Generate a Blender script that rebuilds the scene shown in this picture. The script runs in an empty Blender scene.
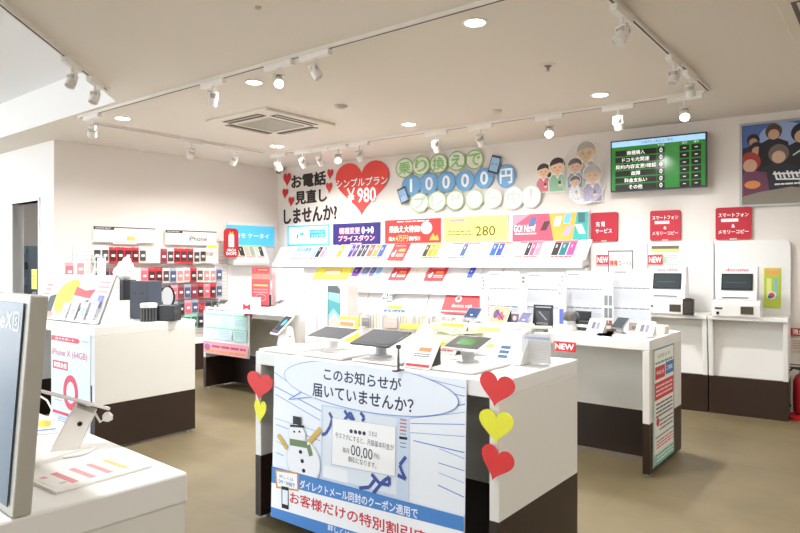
import bpy, math, random
from math import sin, cos, pi, radians, atan2, hypot
from mathutils import Matrix, Vector
random.seed(7)
SC = bpy.context.scene
COL = SC.collection
# ------------------------------------------------------------------ camera geometry
H, F, CX, HY = 1.4, 640.0, 400.0, 264.0
CA, SA = cos(radians(38)), sin(radians(38))
def at(px, py, z=0.0):                       # photo pixel -> world point on the level z
    d = F * (H - z) / (py - HY); r = (px - CX) / F * d
    return (CA * r - SA * d, SA * r + CA * d)
def hit(px, py, P, Q):                       # photo pixel -> (u, z) on the upright plane P-Q
    dx, dy = Q[0] - P[0], Q[1] - P[1]; L = hypot(dx, dy); dx /= L; dy /= L
    r = (px - CX) / F; rx, ry = CA * r - SA, SA * r + CA
    t = (-P[0] * dy + dx * P[1]) / (-rx * dy + dx * ry)
    return ((rx * t - P[0]) * dx + (ry * t - P[1]) * dy, H - (py - HY) / F * t)
FWP, FWQ = (-7.4667, 6.5333), (-0.7401, 7.0495)
LWP, LWQ = (-7.7747, 3.3973), (-7.4667, 6.5333)
CZ = 2.85
class Plane:
    def __init__(s, P, Q, off=0.0):
        s.a = atan2(Q[1] - P[1], Q[0] - P[0]); n = (sin(s.a), -cos(s.a))
        s.P = (P[0] + n[0] * off, P[1] + n[1] * off); s.Q = (Q[0] + n[0] * off, Q[1] + n[1] * off)
    def hit(s, px, py): return hit(px, py, s.P, s.Q)
    def w(s, u, z=0.0, off=0.0):
        return (s.P[0] + cos(s.a) * u + sin(s.a) * off, s.P[1] + sin(s.a) * u - cos(s.a) * off, z)
FW, LW = Plane(FWP, FWQ), Plane(LWP, LWQ)
# ------------------------------------------------------------------ materials
MATS = {}
def mat(col, rough=0.55, emit=0.0, metal=0.0, noise=0.0, coat=0.0):
    key = (col, rough, emit, metal, noise, coat)
    if key in MATS: return MATS[key]
    c = [int(col[i:i + 2], 16) / 255 for i in (0, 2, 4)]
    c = [x / 12.92 if x <= .04045 else ((x + .055) / 1.055) ** 2.4 for x in c]
    m = bpy.data.materials.new('m_' + col); m.use_nodes = True
    nt = m.node_tree; b = nt.nodes['Principled BSDF']
    b.inputs['Base Color'].default_value = (*c, 1); b.inputs['Roughness'].default_value = rough
    b.inputs['Metallic'].default_value = metal; b.inputs['Coat Weight'].default_value = coat
    if emit:
        b.inputs['Emission Color'].default_value = (*c, 1); b.inputs['Emission Strength'].default_value = emit
    if noise:
        n = nt.nodes.new('ShaderNodeTexNoise'); n.inputs['Scale'].default_value = 3.0; n.inputs['Detail'].default_value = 5
        tc = nt.nodes.new('ShaderNodeTexCoord'); nt.links.new(tc.outputs['Object'], n.inputs['Vector'])
        r = nt.nodes.new('ShaderNodeValToRGB')
        r.color_ramp.elements[0].position = .3; r.color_ramp.elements[1].position = .7
        r.color_ramp.elements[0].color = (*[x * (1 - noise) for x in c], 1)
        r.color_ramp.elements[1].color = (*[min(1, x * (1 + noise)) for x in c], 1)
        nt.links.new(n.outputs['Fac'], r.inputs['Fac']); nt.links.new(r.outputs['Color'], b.inputs['Base Color'])
    MATS[key] = m; return m
def dull(col, emit=0.0):
    m = mat(col, .45, emit, 0.0, 0.0, .001); m.node_tree.nodes['Principled BSDF'].inputs['Specular IOR Level'].default_value = .08; return m
def clear_mat(name, op, tint=(1, 1, 1)):
    m = bpy.data.materials.new(name); m.use_nodes = True; nt = m.node_tree; nt.nodes.clear()
    o = nt.nodes.new('ShaderNodeOutputMaterial'); t = nt.nodes.new('ShaderNodeBsdfTransparent')
    t.inputs['Color'].default_value = (*tint, 1)
    g = nt.nodes.new('ShaderNodeBsdfGlossy'); g.inputs['Roughness'].default_value = .12
    x = nt.nodes.new('ShaderNodeMixShader'); x.inputs[0].default_value = op
    nt.links.new(t.outputs[0], x.inputs[1]); nt.links.new(g.outputs[0], x.inputs[2]); nt.links.new(x.outputs[0], o.inputs['Surface'])
    return m
CLEAR = clear_mat('clear_acrylic', .10); PANE = clear_mat('window_glass', .06); VINYL = clear_mat('vinyl_wrap', .22)
def floor_mat():
    m = bpy.data.materials.new('m_floor'); m.use_nodes = True; nt = m.node_tree; b = nt.nodes['Principled BSDF']
    tc = nt.nodes.new('ShaderNodeTexCoord')
    br = nt.nodes.new('ShaderNodeTexBrick'); br.inputs['Scale'].default_value = 1.0
    br.inputs['Brick Width'].default_value = .9; br.inputs['Row Height'].default_value = .45
    br.inputs['Mortar Size'].default_value = .002; br.inputs['Mortar Smooth'].default_value = .5
    br.inputs['Color1'].default_value = (.190, .150, .082, 1); br.inputs['Color2'].default_value = (.167, .131, .070, 1)
    br.inputs['Mortar'].default_value = (.14, .112, .064, 1)
    n = nt.nodes.new('ShaderNodeTexNoise'); n.inputs['Scale'].default_value = 2.2; n.inputs['Detail'].default_value = 8; n.inputs['Roughness'].default_value = .65
    mx = nt.nodes.new('ShaderNodeMixRGB'); mx.blend_type = 'OVERLAY'; mx.inputs[0].default_value = .38
    nt.links.new(tc.outputs['Object'], br.inputs['Vector']); nt.links.new(tc.outputs['Object'], n.inputs['Vector'])
    nt.links.new(br.outputs['Color'], mx.inputs[1]); nt.links.new(n.outputs['Fac'], mx.inputs[2])
    nt.links.new(mx.outputs[0], b.inputs['Base Color']); b.inputs['Roughness'].default_value = .42
    b.inputs['Specular IOR Level'].default_value = .45
    return m
WHITE = mat('ececea', .4, noise=.012); WHITE2 = mat('e3e2dd', .5); BROWN = mat('2e1e15', .45, noise=.12); PAPER = mat('f4f3f0', .6)
METAL = mat('b9babb', .3, metal=.8); BLACK = mat('17171a', .35); DARK = mat('2a2c30', .25)
# ------------------------------------------------------------------ mesh collector
TCACHE = {}
def text_geo(s, bold=0):
    k = s
    if k not in TCACHE:
        cu = bpy.data.curves.new('txt', 'FONT'); cu.body = s; cu.size = 1; cu.offset = 0; cu.resolution_u = 3
        ob = bpy.data.objects.new('txt', cu); COL.objects.link(ob)
        dg = bpy.context.evaluated_depsgraph_get()
        me = bpy.data.meshes.new_from_object(ob.evaluated_get(dg))
        vs = [(v.co.x, v.co.y) for v in me.vertices]; fs = [tuple(p.vertices) for p in me.polygons]
        bpy.data.meshes.remove(me); bpy.data.objects.remove(ob); bpy.data.curves.remove(cu)
        TCACHE[k] = (vs, fs)
    return TCACHE[k]
def heart_pts(n=40):
    p = []
    for i in range(n):
        t = 2 * pi * i / n
        p.append((16 * sin(t) ** 3 / 34, (13 * cos(t) - 5 * cos(2 * t) - 2 * cos(3 * t) - cos(4 * t)) / 30 + .1))
    return p
HEART = heart_pts()
class G:
    def __init__(s): s.v = []; s.f = []; s.m = []; s.mats = []; s.y = -.0004
    def mi(s, m):
        if isinstance(m, str): m = mat(m)
        if m not in s.mats: s.mats.append(m)
        return s.mats.index(m)
    def add(s, vs, fs, m):
        n = len(s.v); k = s.mi(m); s.v += [tuple(v) for v in vs]
        for f in fs: s.f.append([n + i for i in f]); s.m.append(k)
        return s
    def box(s, x0, x1, y0, y1, z0, z1, m):
        return s.add([(x0,y0,z0),(x1,y0,z0),(x1,y1,z0),(x0,y1,z0),(x0,y0,z1),(x1,y0,z1),(x1,y1,z1),(x0,y1,z1)],
              [(0,3,2,1),(4,5,6,7),(0,1,5,4),(1,2,6,5),(2,3,7,6),(3,0,4,7)], m)
    def poly(s, pts, m): return s.add(pts, [tuple(range(len(pts)))], m)
    def prism(s, p, y0, y1, m, front=None):        # outline (x, z) swept in y
        n = len(p); vs = [(a, y0, b) for a, b in p] + [(a, y1, b) for a, b in p]
        s.add(vs, [tuple(range(n, 2 * n))[::-1]] + [(i, (i + 1) % n, n + (i + 1) % n, n + i) for i in range(n)], m)
        return s.add([(a, y0, b) for a, b in p], [tuple(range(n))], front or m)
    def wedge(s, p, x0, x1, m):                    # outline (y, z) swept in x
        n = len(p); vs = [(x0, a, b) for a, b in p] + [(x1, a, b) for a, b in p]
        return s.add(vs, [tuple(range(n)), tuple(range(n, 2 * n))[::-1]] + [(i, n + i, n + (i + 1) % n, (i + 1) % n) for i in range(n)], m)
    def lathe(s, prof, n, m, c=(0, 0, 0), mx=None):  # profile (r, z)
        vs = []
        for r, z in prof:
            for i in range(n):
                a = 2 * pi * i / n; vs.append((c[0] + r * cos(a), c[1] + r * sin(a), c[2] + z))
        if mx: vs = [tuple(mx @ Vector(v)) for v in vs]
        fs = [(j * n + i, j * n + (i + 1) % n, (j + 1) * n + (i + 1) % n, (j + 1) * n + i) for j in range(len(prof) - 1) for i in range(n)]
        fs += [tuple(range(n))[::-1], tuple(range((len(prof) - 1) * n, len(prof) * n))]
        return s.add(vs, fs, m)
    def cyl(s, x, y, z0, z1, r, m, n=20, r1=None): return s.lathe([(r, z0), (r if r1 is None else r1, z1)], n, m, (x, y, 0))
    def tube(s, pts, r, m, n=8):
        pts = [Vector(p) for p in pts]; vs = []
        for i, p in enumerate(pts):
            d = (pts[min(i + 1, len(pts) - 1)] - pts[max(i - 1, 0)]).normalized()
            a = d.cross(Vector((0, 0, 1)));  a = a if a.length > .01 else d.cross(Vector((1, 0, 0))); a.normalize(); b = d.cross(a)
            vs += [tuple(p + (a * cos(2 * pi * k / n) + b * sin(2 * pi * k / n)) * r) for k in range(n)]
        fs = [(j * n + i, j * n + (i + 1) % n, (j + 1) * n + (i + 1) % n, (j + 1) * n + i) for j in range(len(pts) - 1) for i in range(n)]
        return s.add(vs, fs + [tuple(range(n)), tuple(range(len(vs) - n, len(vs)))], m)
    # flat print on the front (-y) of a board; every layer a hair in front of the last
    def up(s): s.y -= .00006; return s.y
    def flat(s, p, m): y = s.up(); return s.add([(a, y, b) for a, b in p], [tuple(range(len(p)))], m)
    def rect(s, x, z, w, h, m, sh=0.0): return s.flat([(x-w/2, z-h/2), (x+w/2, z-h/2), (x+w/2+sh, z+h/2), (x-w/2+sh, z+h/2)], m)
    def disc(s, x, z, rx, rz, m, n=28): return s.flat([(x + rx * cos(2*pi*i/n), z + rz * sin(2*pi*i/n)) for i in range(n)], m)
    def ring(s, x, z, rx, rz, t, m, n=32, a0=0, a1=2*pi):
        y = s.up(); vs = []
        for i in range(n + 1):
            a = a0 + (a1 - a0) * i / n; vs += [(x + rx*cos(a), y, z + rz*sin(a)), (x + (rx-t)*cos(a), y, z + (rz-t)*sin(a))]
        return s.add(vs, [(2*i, 2*i+1, 2*i+3, 2*i+2) for i in range(n)], m)
    def heart(s, x, z, w, h, m): return s.flat([(x + a*w, z + b*h) for a, b in HEART], m)
    def line(s, pts, w, m):
        for (a, b), (c, d) in zip(pts, pts[1:]):
            L = hypot(c-a, d-b) or 1; nx, nz = -(d-b)/L*w/2, (c-a)/L*w/2
            s.flat([(a+nx, b+nz), (a-nx, b-nz), (c-nx, d-nz), (c+nx, d+nz)], m)
        return s
    def text(s, t, x, z, w, h, m, bold=.012, rot=0.0, keep=False):
        vs, fs = text_geo(t)
        if t in '10!': keep = True
        if not vs: return s
        x0, x1 = min(v[0] for v in vs), max(v[0] for v in vs); y0, y1 = min(v[1] for v in vs), max(v[1] for v in vs)
        sx, sy = w / max(x1 - x0, .01), h / max(y1 - y0, .01)
        if keep: sx = sy = min(sx, sy)
        y = s.up(); e = bold * .75; n_ = [(-e, 0), (e, 0), (0, e), (0, -e)] if bold > .013 else [(0, 0)]
        for ox, oz in n_:
            o = []; y -= .00003
            for a, b in vs:
                a, b = (a - (x0+x1)/2 + ox) * sx, (b - (y0+y1)/2 + oz) * sy
                o.append((x + a*cos(rot) - b*sin(rot), y, z + a*sin(rot) + b*cos(rot)))
            s.add(o, fs, m)
        s.y = y
        return s
    def lines(s, x0, x1, z0, z1, n, m, fill=.45):     # rows of small print too fine to read
        h = (z1 - z0) / n
        for i in range(n):
            z = z0 + h * (i + .5); x = x0
            while x < x1 - 1e-6:
                w = min(random.uniform(.08, .28) * (x1 - x0), x1 - x)
                s.rect(x + w * .46, z, w * .88, h * fill, m); x += w
        return s
    def xf(s, M, i0=0): s.v[i0:] = [tuple(M @ Vector(v)) for v in s.v[i0:]]; return s
    def build(s, name, parent=None, loc=(0, 0, 0), rz=0.0, bevel=0.0, smooth=False, rx=0.0, ry=0.0):
        me = bpy.data.meshes.new(name); me.from_pydata(s.v, [], s.f); 
        for m in s.mats: me.materials.append(m)
        for p, k in zip(me.polygons, s.m): p.material_index = k; p.use_smooth = smooth
        me.validate(); me.update()
        o = bpy.data.objects.new(name, me); COL.objects.link(o); o.location = loc; o.rotation_euler = (rx, ry, rz)
        if parent: o.parent = parent
        if bevel:
            b = o.modifiers.new('bevel', 'BEVEL'); b.width = bevel; b.segments = 2; b.limit_method = 'ANGLE'; b.angle_limit = radians(40)
        return o
def tag(o, label, cat, group=None):
    o['label'] = label; o['category'] = cat
    if group: o['group'] = group
    return o
def thing(name, label, cat, loc=(0, 0, 0), rz=0.0, group=None, rx=0.0):
    o = bpy.data.objects.new(name, None); COL.objects.link(o); o.location = loc; o.rotation_euler = (rx, 0, rz)
    return tag(o, label, cat, group)
def struct(name, g, **k): o = g.build(name, **k); o['kind'] = 'structure'; return o
def board(w, h, d, col, gfx=None, round_=0.0, edge=None):
    """board with its lower left front corner at 0,0; print on the front"""
    g = G()
    if round_:
        p = []
        for cx, cz, a in ((w-round_, round_, -90), (w-round_, h-round_, 0), (round_, h-round_, 90), (round_, round_, 180)):
            for i in range(5): t = radians(a + 22.5*i); p.append((cx + round_*cos(t), cz + round_*sin(t)))
    else: p = [(0, 0), (w, 0), (w, h), (0, h)]
    g.prism(p, 0, d, edge or col, front=col if not isinstance(col, str) else mat(col))
    if gfx: gfx(g, w, h)
    return g
def on(pl, a, b, off, gfx=None, col='f4f3f0', d=.01, name='sign', label='', cat='sign', group=None, round_=0, edge=None, emit=0):
    """board on a wall plane between two photo pixels (top left, bottom right), its front 'off' from the wall"""
    q = Plane(pl.P, pl.Q, off); (u0, z1), (u1, z0) = q.hit(*a), q.hit(*b)
    c = mat(col, .5, emit) if isinstance(col, str) else col
    o = board(u1-u0, z1-z0, d, c, gfx, round_, edge).build(name, loc=q.w(u0, z0), rz=q.a)
    return tag(o, label, cat, group)
ORD = ['first','second','third','fourth','fifth','sixth','seventh','eighth','ninth','tenth','eleventh','twelfth','thirteenth','fourteenth','fifteenth','sixteenth','seventeenth','eighteenth','nineteenth','twentieth']
# ------------------------------------------------------------------ the setting
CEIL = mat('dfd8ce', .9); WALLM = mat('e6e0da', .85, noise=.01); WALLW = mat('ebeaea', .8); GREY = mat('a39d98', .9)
FL = [(-11.5, 3.06), (-3.4, -5.0), (3.2, -5.0), (3.2, 7.352), (-7.4667, 6.5333), (-7.4667, 9.5), (-11.5, 9.5)]
g = G(); g.box(-13, 4, -6, 10, -.06, 0, floor_mat()); struct('floor', g)
S = (-5.516, 2.94); E1 = (-3.93, 1.43)
tt = (S[1] + 6) / (S[1] - E1[1]); EX = (S[0] + (E1[0] - S[0]) * tt, -6.0)
SL = (-13.0, 3.03)
g = G()
lo = [SL, S, EX, (4, -6), (4, 8.5), (-13, 8.5)]
g.add([(x, y, CZ) for x, y in lo] + [(x, y, CZ + .1) for x, y in lo], [tuple(range(6)), tuple(range(6, 12))[::-1]] , CEIL)
struct('ceiling', g)
g = G(); g.box(-13, 4, -6, 3.2, CZ + .39, CZ + .45, mat('ecedf0', .9)); struct('ceiling_recess', g)
g = G(); W_ = mat('f1f2f4', .8)
g.poly([(SL[0], SL[1], CZ), (S[0], S[1], CZ), (S[0], S[1], CZ + .39), (SL[0], SL[1], CZ + .39)], W_)
g.poly([(S[0], S[1], CZ), (EX[0], EX[1], CZ), (EX[0], EX[1], CZ + .39), (S[0], S[1], CZ + .39)], W_); struct('trim_1', g)
def wall(name, P, Q, z0=0, z1=CZ, t=.12, m=WALLM, side=1):
    a = atan2(Q[1]-P[1], Q[0]-P[0]); L = hypot(Q[0]-P[0], Q[1]-P[1]); g = G(); g.box(0, L, 0, t*side, z0, z1, m)
    return struct(name, g, loc=(P[0], P[1], 0), rz=a)
wall('wall_back', (-7.4667 - .12, 6.5241), FW.w(10.72)[:2])
wall('wall_left', LWP, LWQ, m=WALLM)
wall('wall_right', (3.2, 7.4), (3.2, -5.0), m=WALLM)
wall('wall_front', (3.2, -5.0), (-3.4, -5.0), z1=CZ+.39, m=WALLW)
# white partition with the doorway, left of the shop's left wall
PP = Plane((-11.5, 3.42), (-7.7747, 3.3973))
du0, dz = PP.hit(13, 204); du1, dz2 = PP.hit(39, 200)
L = hypot(-7.7747+11.5, .02)
g = G(); g.box(0, du0, 0, .12, 0, CZ, WALLW); struct('wall_partition', g, loc=(*PP.P, 0), rz=PP.a)
g = G(); g.box(du1, L, 0, .12, 0, CZ, WALLW); struct('wall_partition', g, loc=(*PP.P, 0), rz=PP.a)
g = G(); g.box(du0, du1, 0, .12, dz, CZ, WALLW); struct('wall_partition', g, loc=(*PP.P, 0), rz=PP.a)
g = G()
for a, b in ((du0, du0 + .05), (du1 - .02, du1 + .03)): g.box(a - .03, a + .0, -.012, .13, 0, dz + .03, WHITE) if a == du0 else g.box(b - .03, b, -.012, .13, 0, dz + .03, WHITE)
g.box(du0 - .03, du1 + .03, -.012, .13, dz, dz + .03, WHITE); struct('door_1', g, loc=(*PP.P, 0), rz=PP.a)
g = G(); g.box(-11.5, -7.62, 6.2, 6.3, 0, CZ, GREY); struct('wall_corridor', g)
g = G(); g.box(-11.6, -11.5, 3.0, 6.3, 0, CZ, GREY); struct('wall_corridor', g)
# glazed shop front, diagonal, behind the left hand counter and out of the picture
FP = Plane((-3.4, -5.0), (-11.5, 3.06)); FLEN = hypot(8.1, 8.06)
g = G(); n = 6; ZT = CZ + .39
g.box(0, FLEN, -.04, .04, 0, .12, METAL); g.box(0, FLEN, -.04, .04, ZT - .12, ZT, METAL)
for i in range(n + 1): x = FLEN * i / n; g.box(x - .03, x + .03, -.04, .04, .1, ZT - .1, METAL)
struct('window_1', g, loc=(*FP.P, 0), rz=FP.a)
g = G(); g.box(0, FLEN, -.004, .004, .1, ZT - .1, PANE); struct('window_2', g, loc=(*FP.P, 0), rz=FP.a)
# ------------------------------------------------------------------ display counters
def counter(label, x0, y0, w, d, h=.92, rz=0, brown=.35, back=.385, t=.045, slab=.07, group=None, cat='counter'):
    """x0,y0 = front left corner; open front with two panel legs and a set back panel"""
    r = thing('display_counter', label, cat, (x0, y0, 0), rz, group)
    g = G(); g.box(0, w, 0, d, h - slab, h, WHITE); g.build('countertop', r, bevel=.004)
    for x in (0, w - t):
        g = G(); g.box(x, x + t, .0, d, brown, h - slab, WHITE2); p = g.build('side_panel', r, bevel=.003)
        g = G(); g.box(x, x + t, .0, d, .02, brown, BROWN); g.build('kick_panel', p)
        for y in (.06, d - .06):
            g = G(); g.cyl(x + t/2, y, 0, .02, .018, METAL, 12); g.build('foot', p)
    g = G(); g.box(t, w - t, back, back + .03, brown, h - slab, WHITE2); p = g.build('back_panel', r)
    g = G(); g.box(t, w - t, back, back + .03, .02, brown, BROWN); g.build('kick_panel', p)
    g = G(); g.box(t, w - t, back - .03, back + .03, h - slab - .12, h - slab - .002, WHITE2); g.build('rail', r)
    return r
counter('white display counter with brown base in the middle, carrying the big blue and white banner', -2.80, 2.29, 1.52, .80)
counter('white display counter with brown base behind the middle one, with tall spec panels on it', -2.80, 4.30, 1.51, .77, h=.9)
counter('white display counter with brown base beside the pegboard wall, pastel sheet on its front', -6.20, 4.33, 1.50, .75, h=.9)
BX, BY = -6.2, 2.33
counter('white display counter at the left with a pink zero price poster on its front', BX, BY, 1.53, .85, h=.935)
DR = radians(-3.2)
g = thing('display_counter', 'nearest white counter at the lower left, under the slate blue phone sign', 'counter', (-1.295, .863, 0), DR)
m = G(); m.box(-1.5, 0, -.85, 0, .85, .92, WHITE); m.build('countertop', g, bevel=.006)
for x in (-1.48, -.05):
    m = G(); m.box(x, x + .045, -.84, -.005, .35, .85, WHITE2); p = m.build('side_panel', g)
    m = G(); m.box(x, x + .045, -.84, -.005, 0, .35, BROWN); m.build('kick_panel', p)
def dloc(px, py, z=.92): return (*at(px, py, z), z)

# ------------------------------------------------------------------ banner on the middle counter
BL = Plane((-2.80, 2.285), (-1.28, 2.285)); b0, bz = BL.hit(275, 353); b1, _ = BL.hit(467, 400); _, bb = BL.hit(279, 516)
BW, BH = b1 - b0, .915 - bb
def banner(g, w, h):
    def K(px, py): u, z = BL.hit(px, py); return (u - b0, z - bb)
    def tx(t, xa, xb, yc, hp, m, bold=.02, slope=0.0):
        (ua, za), (ub, _) = K(xa, yc), K(xb, yc); xm = (xa + xb) / 2; (uc, zc), (_, zd) = K(xm, yc), K(xm, yc + hp)
        g.text(t, (ua + ub) / 2, zc, ub - ua, zc - zd, m, bold, slope)
    def pl_(pts, wd, m): g.line([K(*p) for p in pts], wd, m)
    def dk_(x, y, rx, ry, m): c = K(x, y); g.disc(c[0], c[1], K(x + rx, y)[0] - c[0], c[1] - K(x, y + ry)[1], m)
    ln = mat('6f96d8'); dk = mat('2b3350'); rb = mat('3b55a0')
    for a, b, k in (((275, 372), (292, 384), 3), ((276, 386), (325, 412), 4), ((277, 394), (322, 420), 3), ((277, 418), (322, 432), 2), ((278, 424), (322, 440), 3), ((278, 440), (290, 447), 2), ((279, 452), (286, 455), 3), ((279, 470), (284, 471), 2), ((312, 470), (322, 474), 3),
                    ((410, 413), (466, 404), 4), ((411, 418), (466, 412), 2), ((412, 423), (466, 424), 3), ((415, 440), (466, 452), 4), ((440, 462), (466, 470), 3), ((441, 472), (466, 482), 2), ((440, 484), (466, 496), 4), ((441, 448), (466, 458), 2), ((425, 378), (466, 388), 2), ((446, 392), (466, 396), 3), ((412, 432), (466, 436), 2)):
        pl_((a, b), .0012 * k, ln)
    # envelope panel in the middle with blue ribbons
    g.flat([K(323, 404), K(411, 418), K(411, 500), K(323, 478)], mat('cddcf0')); g.flat([K(325, 406), K(399, 418), K(399, 494), K(325, 475)], mat('e3ebf5')); g.flat([K(326, 464), K(350, 470), K(350, 482), K(326, 476)], mat('f4f6fa'))
    for i in range(5): pl_(((401.5, 419 + i*3.5), (408, 420 + i*3.5)), .006, mat('c8606c' if i < 4 else '9aa0b0'))
    pl_(((401, 437), (409, 438)), .012, BLACK); [pl_(((402, 442 + i*4), (408, 443 + i*4)), .004, mat('777777')) for i in range(2)]
    for p in ([(331, 412), (334, 418), (332, 426), (328, 433), (324, 434)], [(346, 410), (350, 416), (356, 420), (352, 412), (346, 420)], [(362, 412), (366, 417), (364, 421)], [(408, 456), (402, 464), (404, 470), (408, 478), (400, 474)],
              [(362, 487), (372, 486), (378, 478), (374, 473), (382, 482), (392, 484), (392, 476), (386, 480), (376, 492)]):
        pl_(p, .017, rb)
    g.flat([K(334, 417), K(398, 426), K(398, 476), K(334, 464)], mat('c3cfdf')); g.flat([K(334.7, 417.6), K(397.3, 426.4), K(397.3, 475), K(334.7, 463)], mat('fbfbfb'))
    for i in range(4): dk_(353.3 + i*4.3, 430.6 + i*.7, 1.7, 2.0, dk)
    tx('さまは', 371, 379, 433.2, 5, dk, .0); tx('今スマホにすると、月額基本料金が', 337.5, 396, 440.5, 6, dk, .0)
    tx('毎月', 345, 351.5, 449.5, 5, dk, 0); tx('00,00', 353.5, 375, 452.2, 12, dk, .0); tx('円も', 376.5, 382, 455.5, 5, dk, 0); tx('割引になります。', 351, 379, 461.3, 5.6, dk, 0)
    # speech bubble
    c = K(372, 388); rx = (K(459.5, 388)[0] - K(286, 388)[0]) / 2; cx_ = (K(459.5, 388)[0] + K(286, 388)[0]) / 2; rz_ = (K(372, 365)[1] - K(372, 412.5)[1]) / 2
    for k, (r_, m_) in enumerate(((.004, ln), (0, mat('edf3fc')))):
        if k: g.flat([K(305, 394), K(290, 399), K(318, 397)], m_); pl_(((304, 391), (290.5, 399), (318, 396)), .005, ln)
        g.disc(cx_, c[1], rx + r_, rz_ + r_, m_, 56)
    tx('このお知らせが', 325.5, 402.5, 379, 12.5, dk, .028); tx('届いていませんか？', 314.5, 415, 397.5, 13.5, dk, .028)
    # plain snowman
    sn = mat('f3f4f8'); gr = mat('6f8a5c')
    pl_(((290, 448), (280.5, 434)), .024, mat('d8b45a')); pl_(((311, 442), (323, 428)), .028, mat('d8b45a'))
    dk_(306, 461, 17.5, 22, mat('d9e0ec')); dk_(306, 460, 16.5, 21, sn); dk_(299.5, 434, 9, 10, mat('d9e0ec')); dk_(299.5, 433.5, 8.4, 9.4, sn)
    pl_(((292.5, 441), (310, 444)), .034, gr); pl_(((311, 444), (314, 455)), .03, gr)
    pl_(((292.5, 425), (306.5, 426)), .012, DARK); pl_(((299.5, 424), (299.5, 416)), .062, DARK)
    for dx in (-2.6, 2.6): dk_(299.5 + dx, 431, 1, 1.1, DARK)
    for x, y in ((303.5, 451), (305.4, 460), (307, 469.5)): dk_(x, y, 1.7, 2, DARK)
    # bottom bands
    bl = mat('4a86cc')
    g.flat([K(275, 465), K(467.5, 515.5), K(467.5, 530), K(275, 481)], bl); tx('ダイレクトメール同封のクーポン適用で', 303.5, 421, 497.5, 9.5, mat('f4f8ff'), .022, .035)
    g.flat([K(275, 481), K(467.5, 530), K(467.5, 562), K(275, 505)], mat('f8f8fa')); tx('お客様だけの特別割引実施中', 294, 462, 521, 12.5, mat('d03440'), .03, .015)
    g.flat([K(275, 505), K(467.5, 562), (w, 0), (0, 0)], bl); tx('詳しくは店頭で', 332, 372, 532, 6, mat('f4f8ff'))
    g.flat([K(278.5, 468), K(302, 471.5), K(302.5, 490), K(280, 486.5)], mat('cf9a5e')); g.flat([K(280, 470), K(300.5, 473), K(301, 488), K(281.5, 485)], mat('fbfbfb')); tx('詳しくは', 283, 297, 476.5, 3.2, mat('9aa0b4')); tx('DM・WEBで', 282.5, 298.5, 482, 3.8, mat('5070b8'))
    g.flat([K(285.3, 484.5), K(292.5, 486), K(293, 508), K(286, 506)], DARK); g.flat([K(286.2, 488), K(291.8, 489.2), K(292, 503.6), K(286.6, 502)], mat('eef4fb'))
    n = len(g.v)
    for i, (x, y, z) in enumerate(g.v):
        if y < 0: g.v[i] = (min(max(x, .002), w - .002), y, min(max(z, .001), h - .001))
g = board(BW, BH, .003, mat('eff4fb', .5), banner)
for i, (x, y, z) in enumerate(g.v):      # the foot of the sheet hangs a little forward
    g.v[i] = (x, y - .02 * (1 - z / BH), z)
o = g.build('banner', loc=(-2.80 + b0, 2.281, bb)); tag(o, 'large blue and white coupon banner with a snowman across the middle counter', 'banner')

def paper_heart(px, py, w, col, label, y, rot=0.0, h=None):
    pl = Plane((-2.80, y), (-1.28, y)); u, z = pl.hit(px, py); g = G(); h = h or w
    g.prism([(a*w, b*h) for a, b in HEART], 0, .004, mat(col, .6)); o = g.build('paper_heart', loc=pl.w(u, z), ry=rot)
    return tag(o, label, 'paper heart', 'paper hearts taped to the middle counter')
paper_heart(259.3, 387, .225, 'dd3838', 'red paper heart at the left end of the middle counter', 2.270, .08, .155)
paper_heart(259.8, 412.5, .105, 'ece83a', 'small yellow paper heart below the red one at the left counter end', 2.272, .1, .135)
paper_heart(496, 391, .172, 'e03a3a', 'topmost red paper heart on the right leg of the middle counter', 2.270, .14, .140)
paper_heart(495.8, 428, .168, 'ece83a', 'yellow paper heart on the right leg of the middle counter', 2.270, .03, .140)
paper_heart(495.8, 465, .160, 'dc3634', 'lowest red paper heart on the right leg of the middle counter', 2.270, .24, .145)
# ------------------------------------------------------------------ feature wall graphics
RED = 'cf2f33'; WT = mat('fbfbfa')
def wall_heart(px, py, wpx, hpx, label, rot=0, gfx=None, group='hearts stuck on the back wall', name='heart_sticker', off=.012):
    q = Plane(FW.P, FW.Q, off); u, z = q.hit(px, py); u0, _ = q.hit(px - wpx/2, py); u1, _ = q.hit(px + wpx/2, py); w = u1 - u0
    h = hpx / wpx * w * .93 if not gfx else gfx[1]
    g = G(); g.prism([(a*w, b*h) for a, b in HEART], 0, .006, mat('8e2323'), front=mat('d63a34' if gfx else 'cb2f30', .6))
    if gfx: gfx[0](g, w, h)
    return tag(g.build(name, loc=q.w(u, z), rz=q.a, ry=rot), label, 'wall sticker', group)
def hg(g, w, h):
    g.heart(0, .01, w*.975, h*.975, mat('e0443c')); 
    g.text('シンプルプラン', .0, h*.13, w*.90, h*.145, mat('8e2323'), .05); g.text('シンプルプラン', -.004, h*.135, w*.90, h*.145, WT, .03)
    g.text('￥980', .0, -h*.10, w*.50, h*.26, mat('8e2323'), .04); g.text('￥980', -.005, -h*.095, w*.50, h*.26, WT, .035)
zt = FW.hit(362, 162)[1]; zb = FW.hit(362, 219)[1]
wall_heart(361.5, 189.5, 57, 56, 'big red heart price sticker on the back wall', 0, (hg, (zt - zb) * .98), None, 'price_heart')
wall_heart(287, 180, 8, 11, 'small red heart left of the top line of black lettering')
wall_heart(285, 194, 6, 8.5, 'small red heart at the far left, second one down beside the black lettering', .1)
wall_heart(291, 202, 6, 8, 'small red heart just left of the second line of lettering', .1)
wall_heart(330, 174.5, 6.5, 9, 'small red heart right of the top line of black lettering', .1)
wall_heart(329, 188, 6.5, 9, 'small red heart right of the second line of lettering, by the big heart')
q = Plane(FW.P, FW.Q, .008); g = G()
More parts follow.
